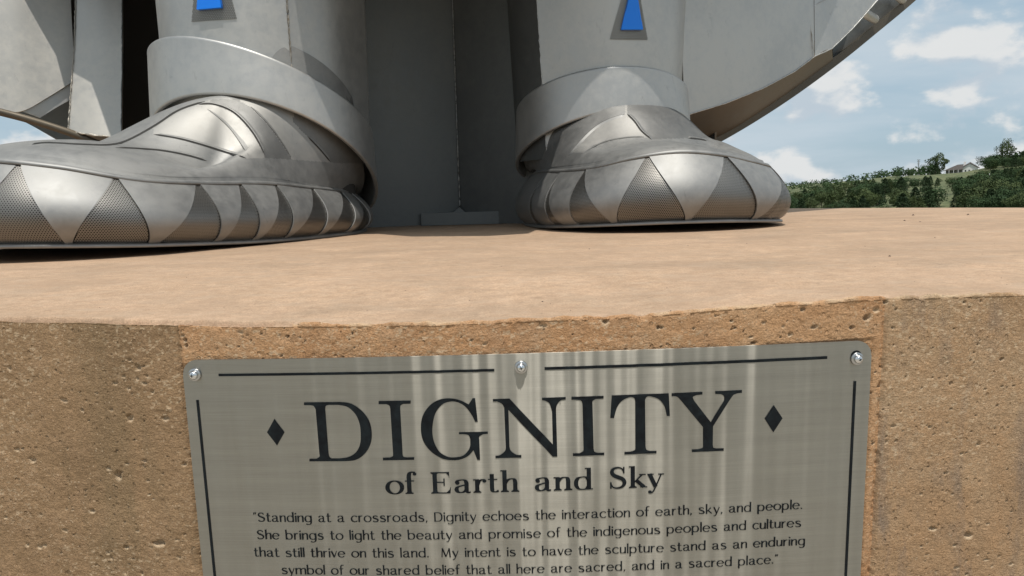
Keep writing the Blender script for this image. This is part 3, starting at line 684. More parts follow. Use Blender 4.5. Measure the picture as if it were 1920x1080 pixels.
for i, (tx, a, b) in enumerate(LINES):
    p, q = inv_plate(*a), inv_plate(*b)
    write(body, tx, p[0], q[0], p[1], q[1], .01345, 'lettering', '', space=.44)
def screw(px, py, slotrot, hole=False):
    u, v = inv_plate(px, py); c = plate_pt(u, v, .0); n = np.array([math.sin(u/RC), -math.cos(u/RC), 0]); t = np.array([math.cos(u/RC), math.sin(u/RC), 0]); up = np.array([0, 0, 1.0])
    def lathe(name, prof, mat, par, seg=28, cx=0, cy=0, dent=None):
        V = []; Fc = []
        for (r, h) in prof:
            for k in range(seg):
                a = 2*math.pi*k/seg; hh = h
                V.append(c+(cx+r*math.cos(a))*t+(cy+r*math.sin(a))*up+hh*n)
        for i in range(len(prof)-1):
            for k in range(seg): Fc.append((i*seg+k, i*seg+(k+1) % seg, (i+1)*seg+(k+1) % seg, (i+1)*seg+k))
        return mesh_obj(name, V, Fc, mat, par)
    sc_ = lathe('screw', [(.0001, .0098), (.0018, .0097), (.0036, .0090), (.0052, .0076), (.0062, .0056), (.0064, .0036), (.0064, .0030)], M['screw'], plaque)
    lathe('washer', [(.0060, .0034), (.0083, .0032), (.0088, .0026), (.0088, .0004)], M['washer'], sc_, cx=0)
    for a in (slotrot, slotrot+math.pi/2):
        d = np.array([math.cos(a), math.sin(a)]); e = np.array([-d[1], d[0]]); V = []
        for (x, y) in ((-.0024, -.00045), (.0024, -.00045), (.0024, .00045), (-.0024, .00045)):
            q = d*x+e*y; V.append(c+q[0]*t+q[1]*up+n*.0100)
        for (x, y) in ((-.0024, -.00045), (.0024, -.00045), (.0024, .00045), (-.0024, .00045)):
            q = d*x+e*y; V.append(c+q[0]*t+q[1]*up+n*.0080)
        mesh_obj('drive_slot', V, [(0,1,2,3),(7,6,5,4),(0,4,5,1),(1,5,6,2),(2,6,7,3),(3,7,4,0)], M['ink'], sc_, smooth=False)
    if hole:
        lathe('screw_hole', [(.0001, .0005), (.0078, .0005)], M['ink'], plaque, cx=-.0008, cy=.0036)
screw(366, 702, .1); screw(977, 688, .4); screw(1606, 672, .5, True)

# ------------------------------------------------------------------ the steel figure
statue = tag(empty('steel_statue', (-.3, 3.5, ZR)), 'huge stainless steel figure with moccasins, leggings and spreading robe standing on the plinth', 'statue')
def ring_z(c, x, y): return c[0]+c[1]*x+c[2]*(-y)       # x,y unit offsets from the ankle centre
def mk_foot(ctrl, centre, Rr, low, spring_c, spring_h, tr_vis, tris, extra_tris, label, ring_off, bulge=.05):
    C = crom([(x, y, z) for x, y, z in ctrl], 40, closed=True)
    d = np.linalg.norm(np.diff(np.vstack([C, C[:1]])[:, :2], axis=0), axis=1); L = np.concatenate([[0], np.cumsum(d)]); tot = L[-1]
    Cc = np.vstack([C, C[:1]])
    def plan(t):
        t = (t % 1.0)*tot; return np.array([np.interp(t, L, Cc[:, k]) for k in range(3)])
    def nrm_(t):
        a = plan(t-.004); b = plan(t+.004); d_ = b-a; n_ = np.array([-d_[1], d_[0]]); n_ /= np.linalg.norm(n_)
        q = plan(t)
        if n_@(q[:2]-np.array([C[:, 0].mean(), C[:, 1].mean()])) < 0: n_ = -n_
        return n_
    def spring(p): return spring_h*math.exp(-((p[0]-spring_c[0])**2+(p[1]-spring_c[1])**2)/.30)
    def Sf(t, v, off=0.0):
        p = plan(t); n_ = nrm_(t); zb = ZR+.010+spring(p); zt = ZR+p[2]; ins = .045*v*v
        o_ = bulge*math.sin(math.pi*min(v, 1)**.75)*(1.0)-ins+off-.004
        return np.array([p[0]+n_[0]*o_, p[1]+n_[1]*o_, zb+(zt-zb)*v])
    def t_of(px, v, tr):
        ts = np.linspace(tr[0], tr[1], 400); xs = np.array([proj(Sf(t, v))[0] for t in ts]); return float(ts[np.argmin(np.abs(xs-px))])
    # upper shell
    NT_, NW = 440, 110
    Sh = np.zeros((NT_, NW, 3)); cx, cy = centre
    for i in range(NT_):
        t = i/NT_; T = Sf(t, 1.0); n_ = nrm_(t); dx, dy = T[0]-cx, T[1]-cy; l = math.hypot(dx, dy); ux, uy = dx/l, dy/l
        rz = ZR+ring_z(low, ux, uy)+ring_off; Q = np.array([cx+ux*Rr, cy+uy*Rr]); Lh = max(l-Rr, .02)
        far = float(sm(.15, .6, Lh))
        for j in range(NW):
            w = j/(NW-1)
            if w < .9:
                a = w/.9; bs = far*float(sm(.46, 1.0, a))+(1-far)*(a**1.35)
                bs = min(bs, 1.0); dome = Lh*(1-(1-a)**6)*(1-a**2.2)*(.095*far+.24*(1-far))
                aa = a if far > .5 else a
                h = T[2]+(rz-T[2])*bs+dome
                e = 1-(1-a)**1.0
                Sh[i, j] = (T[0]+(Q[0]-T[0])*e, T[1]+(Q[1]-T[1])*e, h)
            else:
                Sh[i, j] = (Q[0]-ux*.01*(w-.9)/.1, Q[1]-uy*.01*(w-.9)/.1, rz+(w-.9)/.1*.22)
    # small dents so the plate reads as beaten
    for i in range(NT_):
        for j in range(6, NW-12):
            Sh[i, j, 2] += .004*math.sin(i*.13*2*math.pi*3/NT_*8+j*.105)*math.sin(j*.045+i*.025)*min(1, (j-6)/12)
    bv_v = [Vector(tuple(p)) for p in Sh.reshape(-1, 3)]; bv_f = []
    for i in range(NT_):
        for j in range(NW-1):
            a, b = i*NW+j, ((i+1) % NT_)*NW+j; bv_f.append((a, b, b+1, a+1))
    bvh = BVHTree.FromPolygons(bv_v, bv_f)
    return dict(S=Sf, t_of=t_of, Sh=Sh, bvh=bvh, bv_f=bv_f, plan=plan, nrm=nrm_, spring=spring, NT=NT_, NW=NW, C=C)
def foot_objects(F, tris, tr, label, regions, joints, hidden, tones):
    Sh, NT_, NW = F['Sh'], F['NT'], F['NW']; Sf = F['S']
    flat = Sh.reshape(-1, 3)
    px = np.array([proj(p) for p in flat]); faces = F['bv_f']
    groups = {}
    for f in faces:
        c = px[list(f)].mean(0); P = flat[list(f)].mean(0); k = regions(c[0], c[1], P, f[0] % NW); groups.setdefault(k, []).append(f)
    root = None
    for k in sorted(groups):
        fs = groups[k]; used = sorted(set(v for f in fs for v in f)); mp = {v: i for i, v in enumerate(used)}
        o = mesh_obj('moccasin' if root is None else 'instep_panel', [flat[v] for v in used], [tuple(mp[v] for v in f) for f in fs], M[tones[k]], statue if root is None else root)
        if root is None: root = o; o['label'] = label
    # overlapping seams on the instep: a small raised lip beside a dark strip painting the slot's shade
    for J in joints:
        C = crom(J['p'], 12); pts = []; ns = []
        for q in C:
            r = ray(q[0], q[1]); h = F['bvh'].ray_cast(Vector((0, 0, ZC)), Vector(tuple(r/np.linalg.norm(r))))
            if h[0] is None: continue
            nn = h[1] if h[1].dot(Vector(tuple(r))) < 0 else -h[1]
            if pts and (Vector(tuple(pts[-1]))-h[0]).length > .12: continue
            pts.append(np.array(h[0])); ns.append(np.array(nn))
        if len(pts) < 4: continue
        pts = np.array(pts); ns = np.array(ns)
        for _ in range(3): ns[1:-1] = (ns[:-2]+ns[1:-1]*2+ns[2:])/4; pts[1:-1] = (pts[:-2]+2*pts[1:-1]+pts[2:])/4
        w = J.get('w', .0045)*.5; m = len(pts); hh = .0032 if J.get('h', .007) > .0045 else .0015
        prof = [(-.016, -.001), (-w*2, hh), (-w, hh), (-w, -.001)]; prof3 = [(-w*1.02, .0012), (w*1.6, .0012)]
        def strip(nm, pf, mt, sm_):
            P = np.zeros((m, len(pf), 3))
            for i in range(m):
                T = pts[min(i+1, m-1)]-pts[max(i-1, 0)]; T /= np.linalg.norm(T); N = ns[i]/np.linalg.norm(ns[i]); B = np.cross(T, N)*J.get('s', 1)
                tp = min(1, i/4+.02, (m-1-i)/4+.02)
                for j, (a, b) in enumerate(pf): P[i, j] = pts[i]+B*a*tp+N*((b*tp) if b > .002 else b)
            return grid_obj(nm, P, mt, root, smooth=sm_)
        strip('seam_edge', prof, M['steel_foot'], False); strip('seam_shade_strip', prof3, M['inside'], False)
    # lip around the top of the side wall
    NL = 200
    P = np.zeros((NL, 6, 3))
    for i in range(NL):
        t = i/NL
        T = Sf(t, 1.0); S9 = Sf(t, .97, .004); n_ = F['nrm'](t)
        nx = np.array([n_[0], n_[1], 0])
        z_ = np.array([0, 0, 1.0]); j5 = F['Sh'][int(t*F['NT']) % F['NT'], 6]
        P[i, 0] = Sf(t, .955, -.004); P[i, 1] = Sf(t, .965, .0075); P[i, 2] = T+nx*.004+z_*.004; P[i, 3] = T+z_*.008-nx*.014
        P[i, 4] = T*.4+j5*.6+z_*.005; P[i, 5] = j5-z_*.004
    grid_obj('upper_band', P, M['steel_foot'], root, closeu=True)
    # side panels and perforated triangles
    def patch(tL, tR, nu, nv, off, thick, name, mat, offR=None):
        P = np.zeros((nu, nv, 3)); N = np.zeros_like(P); UV = np.zeros((nu, nv, 2)); tm = tL(0)
        for j in range(nv):
            v = j/(nv-1)*.985
            for i in range(nu):
                s_ = i/(nu-1); t = tL(v)+(tR(v)-tL(v))*s_; of = off if offR is None else off+(offR-off)*s_
                P[i, j] = Sf(t, v, of); n_ = F['nrm'](t); N[i, j] = (n_[0], n_[1], 0)
                UV[i, j] = (t*F['tot'], v*.25)
        return solid_grid(name, P, N, thick, mat, root, UV)
    d = np.linalg.norm(np.diff(np.vstack([F['C'], F['C'][:1]])[:, :2], axis=0), axis=1); F['tot'] = float(d.sum())
    T = [(F['t_of'](a, 1, tr), F['t_of'](b0, .0, tr), F['t_of'](b1, .0, tr)) for a, b0, b1 in tris]
    T = [(a, min(b0, b1), max(b0, b1)) for a, b0, b1 in T]
    T += hidden(T); T.sort(key=lambda q: q[0]); n = len(T)
    for k in range(n):
        a, b0, b1 = T[k]; ga = .0012
        patch(lambda v, a=a, b0=b0: b0+(a-ga-b0)*v**1.15, lambda v, a=a, b1=b1: b1+(a+ga-b1)*v**1.15, 8, 14, 0.0, .004, 'mesh_panel', M['perf'])
        a2, c0, c1 = T[(k+1) % n]
        if k == n-1: a2 += 1; c0 += 1; c1 += 1
        patch(lambda v, a=a, b1=b1: b1+(a-b1)*v**1.15+.0006, lambda v, a2=a2, c0=c0: c0+(a2-c0)*v**1.15-.0006, 14, 14, F['o'][0], .005, 'side_panel', M['steel_foot'], F['o'][1])
    # inner lining that closes the shoe behind the perforations
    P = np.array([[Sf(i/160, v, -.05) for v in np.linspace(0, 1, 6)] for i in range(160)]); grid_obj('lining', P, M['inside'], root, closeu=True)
    # sole: thin plate with a projecting lip
    NS = 200; P = np.zeros((NS, 7, 3))
    for i in range(NS):
        t = i/NS; p = F['plan'](t); n_ = F['nrm'](t); zb = ZR+F['spring'](p)
        for j, (o_, z_) in enumerate(((-.30, .004), (-.02, .001), (.008, .0), (.011, .003), (.009, .010), (-.004, .0135), (-.03, .014))):
            P[i, j] = (p[0]+n_[0]*o_, p[1]+n_[1]*o_, zb+z_)
    grid_obj('sole', P, M['steel_foot'], root, closeu=True)
    return root
# foot whose toe points out of frame at left
Lc = (-1.042, 3.30); Llow = (.285, -.052, .259)
ctrlL = [(-.655, 3.22, .185), (-.73, 2.92, .20), (-.82, 2.65, .215), (-.94, 2.40, .215), (-1.06, 2.18, .225), (-1.235, 2.06, .262), (-1.44, 2.04, .285), (-1.68, 2.17, .29), (-1.85, 2.37, .28), (-1.90, 2.65, .26), (-1.82, 3.0, .24), (-1.70, 3.3, .23), (-1.56, 3.6, .22), (-1.30, 3.84, .21), (-.98, 3.84, .20), (-.72, 3.60, .19)]
FL = mk_foot(ctrlL, (-1.03, 3.28), .395, (.285, .025, .262), (-1.45, 2.1), .042, None, None, None, '', .0)
FL['o'] = (.002, .0065)
def regL(x, y, P, j):
    if j < 5 or P[1] > 3.3 or y > 306: return 0
    top_ = np.interp(x, [250, 290, 335, 385, 402], [262, 236, 207, 190, 186]); low_ = np.interp(x, [287, 335, 380, 425, 462, 497, 545, 640], [252, 260, 272, 286, 297, 296, 299, 306])
    if x < 287 or y < top_ or y > low_: return 0
    if x < np.interp(y, [187, 196, 212, 250, 292], [392, 402, 440, 475, 497]): return 1
    if x < np.interp(y, [190, 200, 240, 294], [450, 470, 508, 545]): return 2
    if x < np.interp(y, [230, 256, 280, 304], [550, 577, 600, 620]): return 3
    return 4
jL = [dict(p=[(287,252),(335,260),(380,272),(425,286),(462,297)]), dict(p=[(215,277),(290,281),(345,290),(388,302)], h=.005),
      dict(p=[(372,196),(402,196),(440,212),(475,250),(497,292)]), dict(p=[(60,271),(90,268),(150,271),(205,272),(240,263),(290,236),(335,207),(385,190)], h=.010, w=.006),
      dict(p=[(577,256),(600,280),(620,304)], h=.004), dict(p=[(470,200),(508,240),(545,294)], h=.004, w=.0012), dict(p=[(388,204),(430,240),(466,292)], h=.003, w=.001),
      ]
tL_ = [(38,-20,124),(215,138,275),(367,296,397),(447,412,468),(513,484,527),(582,538,590),(635,601,642),(684,655,681)]
def hidL(T):
    ta = max(q[0] for q in T); out = []; t = ta+.052
    while t < 1+min(q[0] for q in T)-.03: out.append((t, t-.020, t+.020)); t += .048
    return out
footL = foot_objects(FL, tL_, (-.01, .42), 'left moccasin in the picture, seen from its side, toe cut off by the frame', regL, jL, hidL, ['steel_foot', 'foot_lit', 'foot_shaded', 'foot_lit', 'foot_shaded'])
# foot that points at the viewer
Rc = (.445, 3.60); Rlow = (.343, .056, .141)
ctrlR = [(.075, 3.75, .25), (.10, 3.35, .25), (.175, 3.0, .24), (.29, 2.77, .245), (.43, 2.655, .27), (.60, 2.62, .285), (.765, 2.66, .275), (.925, 2.76, .25), (1.05, 2.91, .235), (1.095, 3.15, .25), (1.075, 3.45, .26), (.97, 3.75, .25), (.86, 4.02, .21), (.62, 4.22, .21), (.33, 4.20, .22), (.14, 4.02, .24)]
FR = mk_foot(ctrlR, Rc, .372, Rlow, (.62, 2.62), .030, None, None, None, '', .02)
FR['o'] = (.0065, .002)
def regR(x, y, P, j):
    if j < 5 or P[1] > 3.5: return 0
    if x < np.interp(y, [214, 224, 241, 268, 293], [1172, 1140, 1112, 1085, 1066]): return 0
    if y > np.interp(x, [1096, 1130, 1170, 1207, 1222, 1290], [286, 268, 259, 257, 261, 259]): return 0
    return 1 if x < np.interp(y, [214, 228, 246, 262], [1176, 1190, 1203, 1222]) else 2
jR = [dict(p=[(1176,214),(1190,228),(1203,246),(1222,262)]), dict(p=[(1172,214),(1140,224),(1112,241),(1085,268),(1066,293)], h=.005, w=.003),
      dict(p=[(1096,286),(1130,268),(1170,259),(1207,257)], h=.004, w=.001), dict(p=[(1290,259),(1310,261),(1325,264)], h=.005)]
tR_ = [(986,984,988),(1030,1012,1022),(1055,1044,1060),(1101.5,1087,1150),(1213.5,1159,1284),(1357,1294,1403.6),(1455,1417,1449)]
def hidR(T):
    ta = max(q[0] for q in T); out = []; t = ta+.06
    while t < 1+min(q[0] for q in T)-.04: out.append((t, t-.020, t+.020)); t += .055
    return out
footR = foot_objects(FR, tR_, (-.02, .52), 'right moccasin in the picture, its toe pointing at the viewer', regR, jR, hidR, ['steel_foot', 'foot_lit', 'foot_shaded'])
# leggings: flat faced tapering tubes
def leg(cx, cy, spec, z0, z1, label):
    """spec: plan points (x, y) relative to centre at the bottom, scale at top"""
    P = []; sharp = []
    zs = np.linspace(z0, z1, 12)
    for (x, y, gx) in spec:
        P.append([(cx+x*(1+gx*(z-z0)), cy+y*(1+.10*(z-z0)), ZR+z) for z in zs])
    P = np.array(P); return P
def arc_pts(pts, n=6): return [tuple(p) for p in crom(pts, n)]
# left legging: broad front face, crease, then the receding side face
Lp = arc_pts([(-.430, .10, .02), (-.34, -.20, .02), (-.17, -.37, .02), (.05, -.405, .02), (.215, -.335, .02)])
Lp2 = arc_pts([(.215, -.335, .02), (.35, -.18, .02), (.430, .05, .02)])
Lp3 = arc_pts([(.430, .05, .02), (.35, .30, .02), (0, .42, .02), (-.35, .32, .02), (-.430, .10, .02)])
for nm, sp_, mt in (('legging', Lp, M['steel']), ('side_panel', Lp2, M['steel']), ('back_panel', Lp3, M['steel'])):
    g = leg(Lc[0], Lc[1], sp_, .34, 2.6, '')
    if nm == 'legging': legL = grid_obj(nm, g, mt, statue); legL['label'] = 'left legging in the picture with a blue inlay'; gL = g
    else: grid_obj(nm, g, mt, legL)
def seam_line(name, pts, r, mat, parent, jit=.0015, n=6):
    jit *= .5; r *= .75
    Q = []
    for i in range(len(pts)-1):
        a, b = np.array(pts[i]), np.array(pts[i+1]); m = max(2, int(np.linalg.norm(b-a)/.012))
        for k in range(m): Q.append(a+(b-a)*k/m+rng.normal(0, jit, 3))
    return tube(name, Q, [r*(.7+.6*rng.random()) for _ in Q], mat, parent, n)
seam_line('seam', [gL[-1, j]+np.array([.002, -.002, 0]) for j in range(12)], .0045, M['weld'], legL)
seam_line('seam', [gL[0, j]+np.array([-.002, -.002, 0]) for j in range(12)], .0045, M['weld'], legL)
Rp1 = arc_pts([(-.400, .06, .10), (-.375, -.10, .10), (-.275, -.265, .16)])
Rp = arc_pts([(-.275, -.265, .16), (-.10, -.350, .14), (.08, -.365, .12), (.26, -.265, .13), (.372, -.03, .13)])
Rp3 = arc_pts([(.372, -.03, .13), (.36, .25, .1), (.05, .40, .1), (-.30, .32, .1), (-.400, .06, .10)])
for nm, sp_, mt in (('legging', Rp, M['steel']), ('side_panel', Rp1, M['steel_shaded']), ('back_panel', Rp3, M['steel'])):
    g = leg(Rc[0], Rc[1], sp_, .30, 2.6, '')
    if nm == 'legging': legR = grid_obj(nm, g, mt, statue); legR['label'] = 'right legging in the picture with a narrower blue inlay'; gR = g
    else: grid_obj(nm, g, mt, legR)
seam_line('seam', [gR[0, j] for j in range(12)], .003, M['steel'], legR)
# inlays: perforated keystone with a blue bar, wrapped on the front of each legging
def on_leg(g, pts, off, thick, mat, parent, name, rows=14, cols=8):
    n, m = g.shape[:2]; vs = [Vector(tuple(p)) for p in g.reshape(-1, 3)]; fs = [(i*m+j, (i+1)*m+j, (i+1)*m+j+1, i*m+j+1) for i in range(n-1) for j in range(m-1)]
    bv = BVHTree.FromPolygons(vs, fs); (bl, br, tr, tl) = [np.array(p, float) for p in pts]
    P = np.zeros((cols, rows, 3)); N = np.zeros_like(P); UV = np.zeros((cols, rows, 2))
    for i in range(cols):
        for j in range(rows):
            a = i/(cols-1); b = j/(rows-1); q = (bl*(1-a)+br*a)*(1-b)+(tl*(1-a)+tr*a)*b; r = ray(*q)
            h = bv.ray_cast(Vector((0, 0, ZC)), Vector(tuple(r/np.linalg.norm(r))))
            if h[0] is None: print('leg miss', name, q); h = (Vector(tuple(P[i, max(j-1, 0)])), Vector((0, -1, 0)))
            nn = h[1] if h[1].dot(Vector(tuple(r))) < 0 else -h[1]; P[i, j] = np.array(h[0])+np.array(nn)*off; N[i, j] = np.array(nn); UV[i, j] = (P[i, j, 0], P[i, j, 2])
    return solid_grid(name, P, N, thick, mat, parent, UV)
on_leg(gL, [(360,41),(444,35),(420,-60),(369,-60)], .004, .003, M['perf'], legL, 'mesh_inlay')
on_leg(gL, [(375,20),(419,16),(406,-60),(380,-60)], .022, .02, M['blue'], legL, 'blue_inlay')
on_leg(gR, [(1143,74),(1214,75),(1193,-45),(1177,-45)], .004, .003, M['perf'], legR, 'mesh_inlay')
on_leg(gR, [(1163,57),(1201,57),(1189,-22),(1181,-22)], .022, .02, M['blue'], legR, 'blue_inlay')
# ankle cuffs
def cuff(c, Rt, Rb, low, up, label, sq=1.0):
    n = 160; prof = []
    P = np.zeros((n, 13, 3))
    for i in range(n):
        a = 2*math.pi*i/n; x, y = math.cos(a), math.sin(a); zl = ring_z(low, x, y); zu = ring_z(up, x, y)
        for j, (r, z) in enumerate(((Rt-.020, zu-.03), (Rt-.014, zu-.003), (Rt-.004, zu), (Rt, zu-.003), (Rt, zu-.010), ((Rt*2+Rb)/3, zu*.67+zl*.33), ((Rt+2*Rb)/3, zu*.33+zl*.67), (Rb, zl+.010), (Rb, zl+.002), (Rb-.003, zl), (Rb-.014, zl+.0), (Rb-.017, zl+.004), (Rb-.018, zl+.12))):
            P[i, j] = (c[0]+x*r, c[1]+y*r, ZR+z)
    o = grid_obj('ankle_cuff', P, M['steel'], statue, closeu=True); o['label'] = label; return o
cL = cuff(Lc, .448, .460, Llow, (.58, -.12, .158), 'cuff around the left ankle in the picture'); cR = cuff(Rc, .402, .412, Rlow, (.5475, .0155, .12), 'cuff around the right ankle in the picture')
for c_, rr_, par in ((Lc, .36, cL), (Rc, .33, cR)):
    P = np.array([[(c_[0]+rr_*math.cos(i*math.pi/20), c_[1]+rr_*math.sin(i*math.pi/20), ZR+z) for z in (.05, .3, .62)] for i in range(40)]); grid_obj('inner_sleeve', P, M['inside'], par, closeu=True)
# dark wall between the legs
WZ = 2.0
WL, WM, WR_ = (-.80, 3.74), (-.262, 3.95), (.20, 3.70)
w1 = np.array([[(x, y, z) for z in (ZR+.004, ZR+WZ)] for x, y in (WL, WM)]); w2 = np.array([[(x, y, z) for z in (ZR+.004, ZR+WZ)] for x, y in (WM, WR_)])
wallc = grid_obj('gown_panel', w1, M['steel_shaded'], statue, smooth=False); wallc['label'] = 'dark folded sheet between the two legs'
grid_obj('fold_panel', w2, M['steel_shaded'], wallc, smooth=False)
seam_line('seam', [(WM[0], WM[1]-.012, ZR+.075), (WM[0], WM[1]-.012, ZR+WZ)], .0035, M['steel'], wallc, .0005)
a = at(790, 422, 3.84); b = at(943, 418, 3.84)
box('base_box', (a[0], 3.84, ZR+.002), (b[0], 3.93, ZR+.066), M['steel_shaded'], wallc)
mesh_obj('gusset', [(WM[0]-.03, 3.89, ZR+.066), (WM[0]+.03, 3.89, ZR+.066), (WM[0], 3.94, ZR+.10), (WM[0], 3.89, ZR+.09)], [(0, 1, 3), (0, 3, 2), (1, 2, 3)], M['steel_shaded'], wallc, smooth=False)
# right wing of the robe
def ruled(name, A, B, n, mat, parent, thick=.012, m=8, smooth=True):
    A = crom(A, n); B = crom(B, n); P = np.array([[A[i]*(1-t)+B[i]*t for t in np.linspace(0, 1, m)] for i in range(len(A))])
    gx = np.gradient(P, axis=0); gy = np.gradient(P, axis=1); N = np.cross(gx, gy); N /= np.linalg.norm(N, axis=2)[:, :, None]+1e-9
    ctr = P.mean((0, 1)); 
    if (N.mean((0, 1))@(np.array([0, 0, ZC])-ctr)) < 0: N = -N
    return solid_grid(name, P, N, thick, mat, parent)
ZT = ZR+1.75
E1 = [at(1284, 217, 3.50), at(1360, 194, 3.60), at(1430, 166, 3.72), at(1490, 134, 3.85), at(1527, 106, 3.95)]
E2 = [at(1528, 105.5, 3.95), at(1560, 91, 4.05), at(1600, 52, 4.15), at(1647, -2, 4.25), at(1705, -70, 4.38), at(1790, -180, 4.5)]
top = lambda P, lean: [np.array([p[0]+lean*(ZT-p[2]), p[1]-.04*(ZT-p[2]), ZT+.02]) for p in P]
wingR = ruled('robe_panel', E1, top(E1, -.05), 8, M['steel'], statue); wingR['label'] = 'right wing of the robe in the picture, curving up out of frame'
ruled('robe_panel', E2, top(E2, -.05), 8, M['steel'], wingR)
seam_line('seam', [at(1527, 106, 3.94), at(1523, 70, 3.93), at(1514, 15, 3.92), at(1507, -10, 3.91)], .0028, M['steel'], wingR, .0008)
seam_line('seam', [at(1515, 16, 3.92), at(1550, -1, 3.99), at(1580, -18, 4.05)], .0022, M['steel'], wingR, .0006)
seam_line('seam', [p+np.array([0, -.004, 0]) for p in E1+E2[1:]], .0035, M['steel'], wingR, .0005)
RI = [at(1290, 284, 4.12), at(1338, 266, 4.17), at(1388, 239, 4.24), at(1475, 181, 4.40), at(1562, 116, 4.58)]
ruled('under_panel', [E1[0], E1[1], E1[2], E1[4], E2[1]], RI, 8, M['steel_plinth_tint'], wingR, m=6)
RI2 = [at(1562, 116, 4.58), at(1610, 77, 4.70), at(1650, 45, 4.81), at(1694, 10, 4.93), at(1770, -60, 5.1)]
RO2 = [np.array([p[0]-.02, p[1]+.02, ZT]) for p in RI2]
ruled('lining_panel', RI2, RO2, 8, M['steel_shaded'], wingR)
mid = [at(1288, 288, 4.10), at(1341, 262, 4.15), at(1412, 221, 4.25), at(1491, 169.5, 4.40), at(1572, 110, 4.58), at(1645, 51, 4.77), at(1704, 2, 4.93), at(1790, -75, 5.1)]
mid = crom(mid, 8)
Pm = np.zeros((len(mid), 5, 3)); 
for i, p in enumerate(mid):
    for j, (dy, dz) in enumerate(((-.036, .032), (-.042, -.025), (.04, -.030), (.04, .028), (-.036, .032))): Pm[i, j] = p+np.array([0, dy, dz])
grid_obj('rim_bar', Pm, M['steel_plinth_tint'], wingR, smooth=False)
tube('strut', [at(1600, 12, 4.2), at(1640, 36, 4.68)], .026, M['steel_warm'], wingR, 14)
tube('strut', [at(1668, -22, 4.4), at(1692, 0, 4.85)], .026, M['steel_warm'], wingR, 14)
# left wing of the robe
LA = [at(-420, 140, 3.15), at(-240, 170, 3.26), at(-90, 194, 3.38), at(0, 206, 3.46), at(42, 208, 3.50), at(92, 181, 3.57), at(141, 150, 3.64)]
wingL = ruled('robe_panel', LA, [np.array([p[0]-.05, p[1]+.16, ZT]) for p in LA], 8, M['steel_warm'], statue, m=10); wingL['label'] = 'left wing of the robe in the picture, pale sunlit sheet'
ruled('lower_panel', [at(42, 208, 3.515), at(90, 181, 3.585), at(141, 150, 3.655)], [at(75, 221, 3.56), at(105, 202, 3.60), at(134, 186, 3.64)], 5, M['steel'], wingL, m=3)
ruled('lining_panel', [at(20, 215, 3.80), at(140, 140, 3.85), at(200, 100, 3.92)], [at(110, 262, 3.80), at(170, 268, 3.85), at(205, 270, 3.92)], 5, M['steel_shaded'], wingL, m=3)
cb = [at(128, 246, 3.40), at(178, 254, 3.40), at(228, 259, 3.42)]
ct = [at(140, 85, 3.52), at(186, 85, 3.52), at(230, 85, 3.54)]
ct2 = [np.array([at(144, 0, 3.56)[0]-.06, 3.80, ZT]), np.array([at(186, 0, 3.56)[0]-.06, 3.80, ZT]), np.array([at(226, 0, 3.58)[0]-.06, 3.82, ZT])]
fold = ruled('fold_panel', cb, ct, 5, M['steel_warm'], wingL, m=5); ruled('fold_panel', ct, ct2, 5, M['steel_warm'], wingL, m=5)
seam_line('seam', [cb[0]+np.array([0, -.006, 0]), cb[1]+np.array([0, -.006, 0]), cb[2]+np.array([0, -.006, 0])], .006, M['weld'], wingL)
seam_line('seam', [cb[0]+np.array([0, -.004, 0]), ct[0]+np.array([0, -.004, 0]), ct2[0]], .0035, M['weld'], wingL)
seam_line('seam', [cb[2]+np.array([0, -.004, 0]), ct[2]+np.array([0, -.004, 0]), ct2[2]], .0035, M['steel_shaded'], wingL)
ruled('under_panel', [at(146, 251, 3.42), at(186, 256, 3.42), at(228, 260, 3.44)], [at(176, 272, 3.75), at(200, 276, 3.75), at(222, 276, 3.75)], 4, M['steel_plinth_tint'], wingL, m=3)
tube('rim_tube', crom([at(-420, 110, 3.0), at(-200, 160, 3.15), at(0, 210, 3.30), at(60, 226, 3.34), at(120, 245, 3.38), at(165, 262, 3.42), at(215, 282, 3.46)], 6), .0165, M['steel_plinth_tint'], wingL, 14)
# inner sheet at left behind the column, back of the robe, unseen gown edge and roof added to cast shadows
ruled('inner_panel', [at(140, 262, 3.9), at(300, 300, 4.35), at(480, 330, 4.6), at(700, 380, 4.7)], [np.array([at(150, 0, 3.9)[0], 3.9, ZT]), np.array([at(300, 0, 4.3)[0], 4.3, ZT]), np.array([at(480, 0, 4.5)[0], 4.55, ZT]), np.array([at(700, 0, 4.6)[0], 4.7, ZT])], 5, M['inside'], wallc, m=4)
ruled('inner_panel', [at(1340, 262, 4.0), at(1200, 300, 4.5), at(960, 330, 4.8), at(700, 380, 4.7)], [np.array([at(1345, 0, 4.0)[0], 4.0, ZT]), np.array([at(1200, 0, 4.5)[0], 4.5, ZT]), np.array([at(960, 0, 4.8)[0], 4.8, ZT]), np.array([at(700, 0, 4.6)[0], 4.7, ZT])], 5, M['steel_shaded'], wallc, m=4)
HZ = 1.42
shade_hem = [(-2.55, 4.6), (-2.42, 4.0), (-2.24, 3.5), (-2.06, 3.41), (-1.95, 3.25), (-1.81, 3.2), (-1.70, 3.06), (-1.58, 2.95), (-1.3, 2.90), (-1.05, 2.88), (-.80, 2.86), (-.68, 2.66), (-.42, 2.60), (-.25, 2.32), (.05, 2.2), (.2, 2.3), (.26, 2.7), (.33, 2.88), (.5, 2.915), (.8, 2.915), (1.08, 2.96), (1.28, 3.1), (1.45, 3.4), (1.75, 3.9), (2.1, 4.5)]  # outline shaped to place the cast shadows below
hc = []
for i in range(len(shade_hem)-1):
    for k in range(4): hc.append([shade_hem[i][0]+(shade_hem[i+1][0]-shade_hem[i][0])*k/4, shade_hem[i][1]+(shade_hem[i+1][1]-shade_hem[i][1])*k/4, ZR+HZ])
